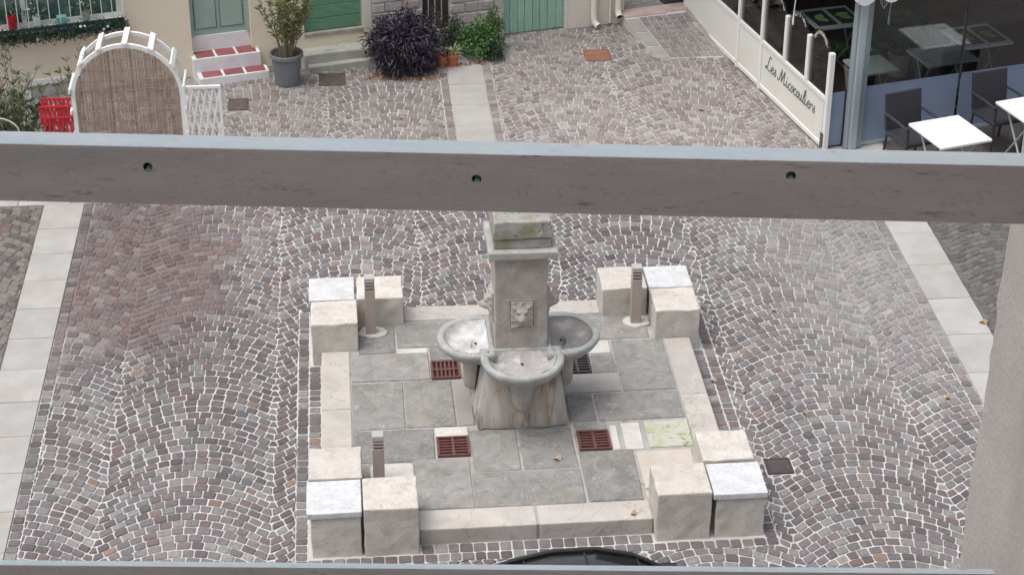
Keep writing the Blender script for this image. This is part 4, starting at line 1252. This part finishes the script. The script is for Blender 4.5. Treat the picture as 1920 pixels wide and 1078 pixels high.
# white lattice gate
gt = thing('lattice_gate', 'white lattice gate panel beside the garden arch', 'gate', (-1.71, 20.5, 0))
gw, gh = .21, 1.17
for a in ((-gw, gw, gh-.035, gh), (-gw, gw, .08, .115), (-gw, -gw+.03, .1151, gh-.0351), (gw-.03, gw, .1151, gh-.0351)):
    box('frame_bar', M_WHITE, gt, a[0], a[1], -.015, .015, a[2], a[3])
def lattice(root, m, x0, x1, z0, z1, step, rise, w, name='lattice_strip', ya=.002, over=0.0):
    k = x0-(z1-z0)/rise
    while k < x1+(z1-z0)/rise:
        for sg, yy in ((1, -ya), (-1, ya)):
            # line x = k + sg*(z-z0)/rise ; clip to the panel
            pts = []
            za, zb = z0, z1
            xa = k; xb = k+sg*(z1-z0)/rise
            t0, t1 = 0.0, 1.0
            for lim, s in ((x0, 1), (x1, -1)):
                da, db = s*(xa-lim), s*(xb-lim)
                if da < 0 and db < 0: t0 = 2
                elif da < 0: t0 = max(t0, da/(da-db))
                elif db < 0: t1 = min(t1, da/(da-db))
            if t1-t0 > .04:
                A = Vector((xa+(xb-xa)*t0, yy, za+(zb-za)*t0)); B = Vector((xa+(xb-xa)*t1, yy, za+(zb-za)*t1))
                d = (B-A).normalized(); s_ = Vector((d.z, 0, -d.x))*w/2; th = Vector((0, .004, 0))
                if over and t1 == 1.0: B = B+d*over
                mb = MB().add([A-s_-th, A+s_-th, A+s_+th, A-s_+th, B-s_-th, B+s_-th, B+s_+th, B-s_+th],
                              [(0,3,2,1),(4,5,6,7),(0,1,5,4),(1,2,6,5),(2,3,7,6),(3,0,4,7)])
                mb.build(name, m, root)
        k += step
lattice(gt, M_WHITE, -gw+.03, gw-.03, .115, gh-.035, .075, 4.6, .021, ya=.0045)
# red trellis
rf = thing('red_trellis', 'small bright red wooden trellis left of the garden arch', 'trellis', (-3.35, 20.6, 0))
lattice(rf, M_RED, -.19, .2, .08, 1.0, .048, 6.0, .021, ya=.0045, over=.035)
for z in (.3, .55, .8, .93):
    box('cross_bar', M_RED, rf, -.2, .21, -.022, -.0092, z-.014, z+.014)

OLE = 'oleander shrubs behind the trellis'
sh1 = thing('oleander', 'dense grey green oleander at the left edge behind the rail', 'shrub', (-4.05, 21.25, 0), 0, OLE)
oleander(sh1, 46, .95, .55, (.1,.135,.07), .115, .023, 13, .22, alt=(.22,.25,.17))
sh2 = thing('oleander', 'tall thin oleander with sparse leaf tufts before the cream wall', 'shrub', (-4.05, 21.95, 0), 0, OLE)
oleander(sh2, 7, 1.35, .42, (.1,.115,.055), .13, .02, 5, .1)
sh3 = thing('oleander', 'yellow green oleander reaching up beside the arch', 'shrub', (-3.35, 21.75, 0), 0, OLE)
oleander(sh3, 9, 1.1, .26, (.12,.13,.05), .1, .018, 6, .08, alt=(.25,.24,.08))
sh4 = thing('oleander', 'low dark oleander between the trellis and white framed opening', 'shrub', (-3.55, 21.4, 0), 0, OLE)
oleander(sh4, 16, .62, .25, (.07,.085,.04), .1, .016, 7, .1)
sh5 = thing('oleander', 'thin oleander shoots showing between arch and steps', 'shrub', (-2.1, 21.5, 0), 0, OLE)
oleander(sh5, 6, .95, .2, (.09,.11,.05), .1, .016, 5, .08)
hp = MB().tube([(-.28*math.cos(math.pi*k/14), 0, .55+.2*math.sin(math.pi*k/14)) for k in range(15)], .008, 6).tube([(-.28, 0, 0), (-.28, 0, .55)], .008, 6).tube([(.28, 0, 0), (.28, 0, .55)], .008, 6)
o = hp.build('plant_hoop', M_BARS); o.location = (-4.1, 20.75, 0); tag(o, 'thin pale hoop in the oleander at the left edge', 'plant support')
# ------------------------------------------------------------------ restaurant terrace screen with lettering
def catmull(pts, n=5):
    P = [Vector(p) for p in pts]; P = [P[0]*2-P[1]]+P+[P[-1]*2-P[-2]]
    out = []
    for i in range(1, len(P)-2):
        for k in range(n):
            t = k/n
            out.append(.5*((2*P[i])+(P[i+1]-P[i-1])*t+(2*P[i-1]-5*P[i]+4*P[i+1]-P[i+2])*t*t+(3*P[i]-P[i-1]-3*P[i+1]+P[i+2])*t**3))
    out.append(P[-2]); return out
GL = {
 'L': (1.15, [[(.95,1.95),(.8,2.2),(.55,2.05),(.45,1.2),(.3,.35),(.05,.02),(-.05,.25),(.2,.3),(.7,0),(1.15,.25)]]),
 'e': (.62, [[(0,.4),(.42,.62),(.42,.95),(.22,1.0),(.05,.6),(.12,.12),(.35,0),(.62,.3)]]),
 's': (.62, [[(0,.2),(.22,.6),(.32,1.05),(.36,.7),(.46,.35),(.32,.02),(.08,.1)]]),
 'M': (1.6, [[(-.25,.3),(-.12,.02),(.1,.2),(.3,1.3),(.42,2.0)],[(.42,2.0),(.5,1.0),(.6,.05)],[(.6,.05),(.82,1.2),(1.05,2.0)],[(1.05,2.0),(1.08,.7),(1.2,0),(1.45,.25)]]),
 'i': (.42, [[(.02,.95),(0,.25),(.12,0),(.4,.3)],[(.06,1.38),(.07,1.48)]]),
 'c': (.56, [[(.42,.78),(.28,1.0),(.05,.6),(.1,.12),(.3,0),(.56,.25)]]),
 'o': (.62, [[(.28,1.0),(.05,.6),(.1,.1),(.28,0),(.48,.45),(.42,.9),(.28,1.0),(.45,.8),(.62,.85)]]),
 'u': (.78, [[(.02,.95),(0,.25),(.14,0),(.36,.35),(.42,.95)],[(.42,.95),(.42,.25),(.52,0),(.78,.3)]]),
 'l': (.42, [[(0,.3),(.3,1.5),(.26,2.1),(.1,1.75),(.03,.3),(.16,0),(.42,.3)]]),
 'r': (.52, [[(0,.85),(.04,.5),(.03,.0)],[(.04,.45),(.2,.95),(.45,.92),(.44,.75)]]),
 ' ': (.5, [])}
def text_geo(ch, size):
    cu = bpy.data.curves.new('t', 'FONT'); cu.body = ch; cu.size = size; cu.align_x = 'CENTER'; cu.resolution_u = 3
    ob = bpy.data.objects.new('t', cu); COL.objects.link(ob)
    dg = bpy.context.evaluated_depsgraph_get()
    me = bpy.data.meshes.new_from_object(ob.evaluated_get(dg))
    V = [v.co.copy() for v in me.vertices]; F = [tuple(p.vertices) for p in me.polygons]
    bpy.data.objects.remove(ob); bpy.data.curves.remove(cu); bpy.data.meshes.remove(me)
    return V, F

wang = math.atan2(20.77-25.1, 5.49-4.56)
ws = thing('terrace_screen', 'white terrace screen with lettered panel and arched glass panes', 'screen', (4.56, 25.1, 0), wang)
def post(x, h, w=.07, z0=0.0):
    p = box('post', M_FRAME, ws, x-w/2, x+w/2, -.03, .03, z0, h, bevel=.004)
    return p
XP = [2.58, 3.27, 3.90, 4.49]
for x in (.02, .85, 1.86): post(x, 2.0, z0=.6655 if x == .85 else 0.0)
for i, x in enumerate(XP): post(x, 1.232, z0=.6655 if i in (1, 2) else 0.0)
for a, b in ((.02, 1.86), (1.86, 2.58), (2.58, 4.49)):
    box('bottom_rail', M_FRAME, ws, a+.028, b-.028, -.026, .026, .02, .075)
    box('mid_rail', M_FRAME, ws, a+.028, b-.028, -.027, .027, .615, .665)
    box('panel', M_PANEL, ws, a+.029, b-.029, -.012, .012, .0755, .6145, bevel=.002)
def pane(x0, x1, arched, ztop=1.98):
    if not arched:
        return box('glass_pane', M_GLASS, ws, x0, x1, -.004, .004, .666, ztop, bevel=0)
    w = (x1-x0)/2; c = (x0+x1)/2; pts = [(x0, .666), (x1, .666), (x1, 1.2)]
    for k in range(1, 14):
        t = math.pi*k/14; pts.append((c+w*math.cos(t), 1.2+.2*math.sin(t)))
    pts.append((x0, 1.2))
    n = len(pts); mb = MB()
    mb.add([(x, -.004, z) for x, z in pts]+[(x, .004, z) for x, z in pts], [tuple(range(n)), tuple(range(2*n-1, n-1, -1))]+[(i, n+i, n+(i+1) % n, (i+1) % n) for i in range(n)])
    return mb.build('glass_pane', M_GLASS, ws)
pane(.05, .82, False); pane(.88, 1.83, False); pane(1.89, 2.55, False)
for a, b, word in ((XP[0], XP[1], 'BRASSERIE'), (XP[1], XP[2], 'CUISINE'), (XP[2], XP[3], 'RESTAURANT')):
    g_ = pane(a+.03, b-.03, True)
    c = (a+b)/2; w = (b-a)/2-.085; mb = MB(); n = len(word)
    for i, chh in enumerate(word):
        t = R(150-120*i/(n-1)) if n > 7 else R(140-100*i/(n-1))
        px, pz = c+w*math.cos(t), 1.17+.17*math.sin(t)
        tang = math.atan2(-.17*math.cos(t), w*math.sin(t))
        V_, F_ = text_geo(chh, .075)
        ca, sa = math.cos(tang), math.sin(tang)
        mb.add([(px+v.x*ca+v.y*sa*1.0, -.0065, pz-v.x*sa+v.y*ca) if False else (px+v.x*ca-v.y*(-sa)*1.0, -.0065, pz-v.x*sa+v.y*ca) for v in V_], F_)
    mb.build('glass_lettering', M_LETW, g_)
x = 2.74; mb = MB(); kx, kz = .1375, .087
for chh in 'Les Micocouliers':
    adv, strokes = GL[chh]
    for s_ in strokes:
        pts = catmull([(a, b, 0) for a, b in s_])
        mb.tube([(x+kx*(q.x)+q.y*.018, -.0135, .345+kz*q.y) for q in pts], [.0068+.0025*abs(math.sin(i*.55)) for i in range(len(pts))], 6)
    x += adv*kx
mb.build('lettering', M_LETTER, ws)
box('foot_bolt', M_COVB, ws, 4.44, 4.5, -.045, -.031, .04, .22, bevel=.004)

# ------------------------------------------------------------------ veranda
VX, VY, VA = 5.97, 20.82, R(14)
vr = thing('restaurant_veranda', 'glazed restaurant veranda with blue grey lower panels and corner post', 'veranda', (VX, VY, 0), VA)
box('corner_post', M_ALU, vr, -.20, -.105, -.09, .03, 0, 2.45, bevel=.015)
box('corner_post', M_ALUD, vr, -.102, -.03, -.07, .03, 0, 2.45, bevel=.008)
box('corner_post', M_ALU, vr, -.235, -.202, -.05, .02, 0, 2.45, bevel=.006)
for a, b in ((-.02, 1.23), (1.27, 2.5), (2.54, 3.8), (3.84, 5.1)):
    box('lower_panel', M_SKIRT, vr, a, b, -.008, .008, .05, .735, bevel=.002)
    box('glass_pane', M_GLASS, vr, a, b, -.004, .004, .752, 2.3, bevel=0)
    box('sill_rail', M_SKIRT, vr, a, b, -.012, .012, .7355, .7515, bevel=.002)
for x in (1.25, 2.52, 3.82):
    box('mullion', M_DWALL, vr, x-.012, x+.012, -.015, .015, .752, 2.4, bevel=.002)
box('floor_rail', M_ALU, vr, -.02, 5.1, -.02, .02, 0, .049, bevel=.002)
box('lower_panel', M_SKIRT, vr, -.5, -.24, .05, .066, .02, .7, bevel=.002)
tf = MB().add([(4.66, 25.0, .004), (5.52, 20.8, .004), (5.97, 20.84, .004), (11.2, 22.15, .004), (10.2, 27.0, .004), (4.6, 26.0, .004)], [(0, 1, 2, 3, 4, 5)]).build('terrace_floor', M_WOODF)
tf['kind'] = 'structure'
tf2 = sheet('terrace_paving', M_WOODF, 6.24, 11.5, 18.98, 22.2, .009)
# restaurant building at the back of the terrace
rb = thing('restaurant_building', 'dark restaurant front behind the glazed veranda', 'building', (VX, VY, 0), VA)
box('wall', M_DWALL, rb, -.6, 7, 4.6, 5.0, 0, 7, bevel=0)
box('side_wall', M_DWALL, rb, 5.2, 5.5, .1, 4.59, 0, 7, bevel=0)
aw = thing('awning', 'white canvas awning with scalloped edge over the veranda', 'awning', (VX, VY, 0), VA)
mb = MB().add([(-.42, -.22, 2.32), (5.3, -.22, 2.32), (5.3, 4.59, 3.0), (-1.2, 4.59, 3.0), (-.42, -.22, 2.35), (5.3, -.22, 2.35), (5.3, 4.59, 3.03), (-1.2, 4.59, 3.03)],
              [(0,3,2,1),(4,5,6,7),(0,1,5,4),(1,2,6,5),(2,3,7,6),(3,0,4,7)])
mb.build('canopy', M_CANVAS, aw)
def valance(pfrom, pto, nsc, drop, sag):
    a, b = Vector(pfrom), Vector(pto); m = nsc*8; vs = []
    for i in range(m+1):
        q = a.lerp(b, i/m); ph = (i % 8)/8
        dz = drop+sag*math.sin(math.pi*ph)
        for off in (0, .012):
            nrm = (b-a).cross(Vector((0, 0, 1))).normalized()*off
            vs += [q+nrm, q+nrm-Vector((0, 0, dz))]
    fs = []
    for i in range(m):
        k = i*4
        fs += [(k, k+1, k+5, k+4), (k+2, k+6, k+7, k+3), (k+1, k+3, k+7, k+5), (k, k+4, k+6, k+2)]
    return MB().add(vs, fs)
valance((-.42, -.235, 2.345), (2.3, -.235, 2.345), 8, .36, .11).build('valance', M_CANVAS, aw)
valance((-1.15, 4.5, 3.0), (-.43, -.2, 2.345), 12, .3, .1).build('valance', M_CANVAS, aw)
def lantern(label, x, y, z):
    p = Vector((x, y, 0)); p.rotate(Matrix.Rotation(VA, 3, 'Z'))
    t = thing('hanging_lantern', label, 'lantern', (VX+p.x, VY+p.y, z))
    mb = MB()
    for k in range(5):
        a = 2*math.pi*k/5
        mb.tube([(.05*math.cos(a), .05*math.sin(a), .16), (.045*math.cos(a), .045*math.sin(a), .06), (.0, .0, -.01)], .005, 5)
    mb.build('wire_cage', M_WHITE, t)
    MB().lathe([(.0, .155), (.055, .155), (.055, .17), (.0, .18)], 12).build('cap', M_WHITE, t)
    MB().tube([(0, 0, .18), (0, 0, 2.6-z)], .004, 5).build('cord', M_WHITE, t)
lantern('white wire lantern hanging under the awning next to the corner post', .2, .12, 1.66)
def cord(label, x, y, z):
    p = Vector((x, y, 0)); p.rotate(Matrix.Rotation(VA, 3, 'Z'))
    t = thing('blind_pull', label, 'blind pull', (VX+p.x, VY+p.y, z))
    MB().tube([(0, 0, .12), (.01, 0, .3), (0, 0, 2.5-z)], .006, 6).build('cord', M_WHITE, t)
    MB().lathe([(.001, 0), (.01, .005), (.012, .06), (.007, .12), (.001, .125)], 8).build('handle', M_WHITE, t)
cord('white cord hanging beside the wire lantern', .27, .1, 1.45)
cord('white cord hanging over the tables far right', 1.8, .2, 1.55)
cord('white cord hanging left of the corner post', -.55, .9, 1.25)

# tables and chairs
def table(label, x, y, rz, w, d, top, mats=False, group=None):
    t = thing('square_table', label, 'table', (x, y, 0), rz, group)
    tt = box('table_top', top, t, -w/2, w/2, -d/2, d/2, .705, .735, bevel=.006)
    for sx in (-1, 1):
        for sg in (-1, 1):
            MB().tube([(sx*w*.36, sg*d*.36, .02), (sx*w*.36, -sg*d*.36+sg*.006, .70)], .012, 8).build('leg', M_ALU, t)
        MB().tube([(sx*w*.36, -d*.36, .02), (sx*w*.36, d*.36, .02)], .011, 8).build('foot_bar', M_ALU, t)
    if mats:
        for sx in (-1, 1):
            c = sx*w*.235; s = w*.19
            pm = box('placemat', M_MATG, tt, c-s, c+s, -d*.38, d*.38, .7351, .739, bevel=0)
            pts = [(.0, -.11), (.06, -.04), (.065, .03), (.0, .12), (-.055, .03), (-.05, -.05)]
            for k in range(2):
                a = R(35+70*k*sx)
                q = [(c+(px*math.cos(a)-py*math.sin(a)), (px*math.sin(a)+py*math.cos(a))*.9+(.05 if k else -.05)) for px, py in pts]
                MB().prism(q, .7391, .7405+.001*k).build('leaf_print', M_LEAFP, pm)
    return t
def chair(label, x, y, rz, group):
    t = thing('wicker_chair', label, 'chair', (x, y, 0), rz, group)
    box('seat', M_WICK, t, -.24, .24, -.22, .22, .41, .455, bevel=.015)
    b = box('backrest', M_WICK, t, -.24, .24, -.02, .02, 0, .44, bevel=.012); b.location = (0, .225, .455); b.rotation_euler = (R(-9), 0, 0)
    for sx in (-1, 1):
        MB().tube([(sx*.22, -.2, .0), (sx*.22, -.2, .64)], .015, 8).build('leg', M_WICK, t)
        MB().tube([(sx*.22, .26, .0), (sx*.22, .21, .45)], .015, 8).build('leg', M_WICK, t)
        MB().tube([(sx*.24, -.21, .64), (sx*.245, .0, .665), (sx*.24, .26, .66)], .017, 8).build('armrest', M_WICK, t)
    return t
TG = 'white tables on the terrace'; CG = 'dark chairs on the terrace'
table('white square table in front of the chair nearest the corner post', 6.62, 19.56, R(16), .65, .70, M_TWHITE, group=TG)
table('white square table at the right edge of the photo', 7.78, 20.07, R(16), .65, .70, M_TWHITE, group=TG)
chair('dark wicker armchair nearest the corner post', 6.37, 20.08, R(18), CG)
chair('dark wicker armchair near the right edge before the veranda panel', 7.54, 20.58, R(18), CG)
table('pale table with dark leaf placemats seen behind the screen panes', 6.08, 23.06, R(12), .68, .66, M_TGREY, True)
table('pale table with dark leaf placemats at the far right inside the veranda', 7.74, 22.3, R(14), .66, .66, M_TWHITE, True)
table('plain grey table just inside the veranda glass', 7.15, 21.75, R(14), .7, .55, M_TGREY)
table('grey table beside the corner post inside the veranda', 6.2, 21.5, R(14), .5, .5, M_TGREY)
def palm(label, x, y, h, n):
    t = thing('potted_palm', label, 'potted plant', (x, y, 0))
    MB().lathe([(0, 0), (.1, 0), (.14, .28), (.15, .28), (.15, .3), (.12, .3), (.0, .27)], 18).build('pot', M_WPIER, t)
    P = []; D = []
    for f in range(n):
        a = random.uniform(0, 6.28); r = random.uniform(.25, .42)
        for k in range(26):
            s = k/25
            q = Vector((r*s*math.cos(a), r*s*math.sin(a), .28+h*math.sin(s*2.2)*.9))
            for sg in (-1, 1):
                P.append(q); D.append((math.cos(a+sg*1.1), math.sin(a+sg*1.1), -.5))
    n = len(P)
    leaf_mesh('fronds', P, D, RNG.uniform(.1, .17, n), RNG.uniform(.01, .016, n), cols(n, (.045,.1,.04), .35), M_LEAF, t, droop=.3)
palm('green palm in the veranda right of the corner post', 6.95, 22.85, .55, 18)
palm('green palm left of the corner post behind the screen', 6.28, 22.45, .4, 14)

# ------------------------------------------------------------------ the window the photograph is taken from
WA = R(-7.5)
ow = thing('window_wall', 'rough beige rendered window jamb filling the right edge', 'wall', (0, 0, 0), WA)
UJ, DI, DO = .294, .93, 1.25
def stucco(name, verts_fn, nu, nv, m):
    mb = MB(); vs = [verts_fn(i/nu, j/nv) for j in range(nv+1) for i in range(nu+1)]
    mb.add(vs, [(j*(nu+1)+i, j*(nu+1)+i+1, (j+1)*(nu+1)+i+1, (j+1)*(nu+1)+i) for j in range(nv) for i in range(nu)])
    return mb.build(name, m, ow, smooth=True)
def rough(p, a):
    q = Vector(p)
    n1 = mnoise.noise(q*9); n2 = mnoise.noise(q*38+Vector((3, 7, 1))); n3 = mnoise.noise(q*110)
    return a*(n1*1.0+n2*.5+n3*.35)
# right reveal wraps round the outer corner with a worn rounded edge
def jamb(u, v):
    z = 8.7+v*3.7
    s = u*.55                     # length along reveal then along the facade
    r = .012; L1 = (DO-DI)-r
    if s < L1: x, y, nx, ny = UJ, DI+s, -1, 0
    elif s < L1+r*1.57:
        a = (s-L1)/r; x, y = UJ+r-r*math.cos(a), DO-r+r*math.sin(a); nx, ny = -math.cos(a), math.sin(a)
    else: x, y, nx, ny = UJ+r+(s-L1-r*1.57), DO, 0, 1
    d = rough((x, y, z), .0034)
    return (x+nx*d, y+ny*d, z)
stucco('right_jamb', jamb, 110, 420, M_STUC)
# the rest of the outer wall, opening enlarged to brighten rail and jamb
box('outer_wall', M_STUC, ow, UJ+.2, 7, DI, DO-.002, 0, 13, bevel=0)
box('outer_wall', M_STUC, ow, UJ+.02, UJ+.1999, DI+.01, DO-.006, 8.7, 12.4, bevel=0)
box('outer_wall', M_STUC, ow, -7, -1.6, DI, DO-.002, 0, 13.5, bevel=0)
box('outer_wall', M_STUC, ow, -1.5999, UJ+.1999, DI, DO-.002, 0, 8.88, bevel=0)
box('lintel', M_STUC, ow, -1.5999, UJ+.1999, DI, DO-.002, 12.4, 13.5, bevel=0)
for a in ((-2.5, 2.5, -1.3, DI-.002, 7.5, 7.6), (-2.5, 2.5, -1.3, DI-.002, 12.5, 12.6), (-2.6, -2.5, -1.3, DI-.002, 7.5, 12.6), (2.5, 2.6, -1.3, DI-.002, 7.5, 12.6)):
    box('unseen_room_wall', M_ROOM, ow, *a, bevel=0)  # unseen room, made shallow with an open back to light the rail face
# guard rails
def rail_bar(name, label, z0, z1, y0, y1, tilt, holes):
    t = thing(name, label, 'rail', (0, 0, 0), WA)
    mb = MB().box(-1.61, UJ+.01, y0, y1, z0, z1)
    o = mb.build('bar', [M_RAIL, M_RAILT], t, bevel=.0022, seg=2)
    if holes:
        cut = MB()
        for (x, z, r) in holes:
            cut.tube([(x, y0-.02, z), (x, y0+.012, z)], r, 20)
        c = cut.build('cutter', M_BLACK)
        c.rotation_euler = (0, 0, WA)
        o.data.materials.append(M_BLACK)
        md = o.modifiers.new('b', 'BOOLEAN'); md.object = c; md.operation = 'DIFFERENCE'; md.solver = 'EXACT'
        bpy.context.view_layer.update()
        me = bpy.data.meshes.new_from_object(o.evaluated_get(bpy.context.evaluated_depsgraph_get()))
        o.modifiers.clear(); o.data = me
        bpy.data.objects.remove(c)
    for p in o.data.polygons:
        if p.normal.z > .75: p.material_index = 1  # upward faces get the colour with sky light painted in
        elif p.center.y > y0+.004 and p.center.y < y1-.004 and abs(p.normal.z) < .75 and abs(p.normal.x) < .99 and p.area < .0004 and holes: p.material_index = 2
    return t
rail_bar('guard_rail', 'worn grey brown guard rail with three screw holes across the view', 9.4185, 9.4605, 1.13, 1.15, 0,
         [(-.285, 9.446, .0031), (-.073, 9.4425, .0031), (.127, 9.4498, .0031)])
lr = rail_bar('lower_guard_rail', 'pale topped lower guard rail along the bottom edge', -.0385, 0.0, 1.13, 1.137, 0, []).children[0]

lr.location = (-.055*0, 0, 9.1329); lr.rotation_euler = (0, -.0259, 0)

# ------------------------------------------------------------------ parked car, only its roof reaches into the picture
cr = thing('parked_car', 'glossy black car roof with dark glass at the bottom edge', 'car', (1.5, 10.70, 0), R(-4))
cr.scale = (.76, 1, 1)
def section(x, hw, zb, zt, crown, n=9, tuck=.06):
    pts = []
    for sgn in (-1, 1):
        side = [(sgn*(hw-tuck), zb), (sgn*hw, zb+.12), (sgn*hw, (zb+zt)/2), (sgn*(hw-.02), zt-.12), (sgn*(hw-.09), zt-.03)]
        pts.append(side)
    left, right = pts
    top = [((hw-.18)*(-1+2*k/n), zt+crown*(1-(-1+2*k/n)**2)) for k in range(n+1)]
    ring = left+top+right[::-1]
    return [(x, y, z) for y, z in ring]
def loft(secs, name, m, parent, smooth=True):
    n = len(secs[0]); vs = [p for s in secs for p in s]
    fs = [(i*n+k, (i+1)*n+k, (i+1)*n+(k+1) % n, i*n+(k+1) % n) for i in range(len(secs)-1) for k in range(n)]
    fs += [tuple(range(n)), tuple(reversed(range((len(secs)-1)*n, len(secs)*n)))]
    o = MB().add(vs, fs).build(name, m, parent, smooth=smooth)
    return o
body = loft([section(x, hw, zb, zt, .03) for x, hw, zb, zt in ((-1.78, .6, .32, .62), (-1.72, .72, .24, .8), (-1.5, .79, .2, .92), (-.9, .81, .2, .95), (0, .815, .2, .94), (.8, .81, .2, .92), (1.3, .78, .2, .86), (1.62, .7, .24, .74), (1.76, .56, .32, .58))], 'body', M_CARP, cr)
cab_x = [(-1.58, .60, .92, .0), (-1.40, .585, 1.06, .01), (-1.12, .57, 1.2, .02), (-.75, .565, 1.345, .03), (-.35, .565, 1.43, .035), (.05, .565, 1.45, .035), (.4, .56, 1.405, .035), (.7, .555, 1.29, .03), (1.0, .57, 1.1, .02), (1.22, .6, .92, .0)]
def cab(x, hw, zt, cr_):
    base = .72
    ring = []
    for s in (-1, 1):
        side = [(s*base, .88), (s*(base*.55+hw*.45), .88+(zt-.88)*.55), (s*(hw+.03), zt-.055), (s*(hw-.015), zt-.012)]
        ring.append(side)
    top = [((hw-.06)*(-1+2*k/8), zt+cr_*(1-(-1+2*k/8)**2)*.8) for k in range(9)]
    return [(x, y, z) for y, z in ring[0]+top+ring[1][::-1]]
loft([cab(*c) for c in cab_x], 'cabin_glass', M_TINT, cr)
# roof skin over the glass, with rails and cross members
mb = MB(); rows = []
for x, hw, zt, c in cab_x[2:8]:
    rows.append([(x, (hw+.012)*(-1+2*k/14), zt+.014+c*.8*(1-(-1+2*k/14)**2)-.02*abs(-1+2*k/14)**6) for k in range(15)])
n = 15; vs = [p for r_ in rows for p in r_]
mb.add(vs, [(i*n+k, (i+1)*n+k, (i+1)*n+k+1, i*n+k+1) for i in range(len(rows)-1) for k in range(n-1)])
roof = mb.build('roof', M_CARP, cr, smooth=True)
for s in (-1, 1):
    MB().tube([(x, s*(hw+.012), zt+.012) for x, hw, zt, c in cab_x[1:9]], .016, 8).build('roof_rail', M_RUBB, roof, smooth=True)
for xx in (-.62, -.05, .45):
    pts = []
    for k in range(15):
        t = -1+2*k/14
        zt = np.interp(xx, [c[0] for c in cab_x], [c[2] for c in cab_x]); hw = .563
        pts.append((xx+.05*(1-t*t), hw*t*.96, zt+.02+.028*(1-t*t)-.016*abs(t)**6))
    MB().tube(pts, .011, 6).build('roof_bar', M_RUBB, roof, smooth=True)
for x in (-1.15, 1.1):
    for s in (-1, 1):
        w = MB().lathe([(.17, -.09), (.285, -.09), (.3, -.06), (.3, .06), (.285, .09), (.17, .09)], 28).build('wheel', M_RUBB, cr)
        w.location = (x, s*.70, .30); w.rotation_euler = (R(90), 0, 0)
        MB().lathe([(.0, -.085), (.17, -.085), (.17, .085), (.0, .085)], 20).build('rim', M_RIMM, w)
for s in (-1, 1):
    box('headlight', M_LAMPW, cr, 1.58, 1.70, s*.5-.12, s*.5+.12, .58, .72, bevel=.03)
    box('tail_light', M_LAMPR, cr, -1.765, -1.66, s*.56-.08, s*.56+.08, .6, .8, bevel=.02)
    box('wing_mirror', M_CARP, cr, .72, .9, s*.86-.09, s*.86+.09, .93, 1.06, bevel=.03)
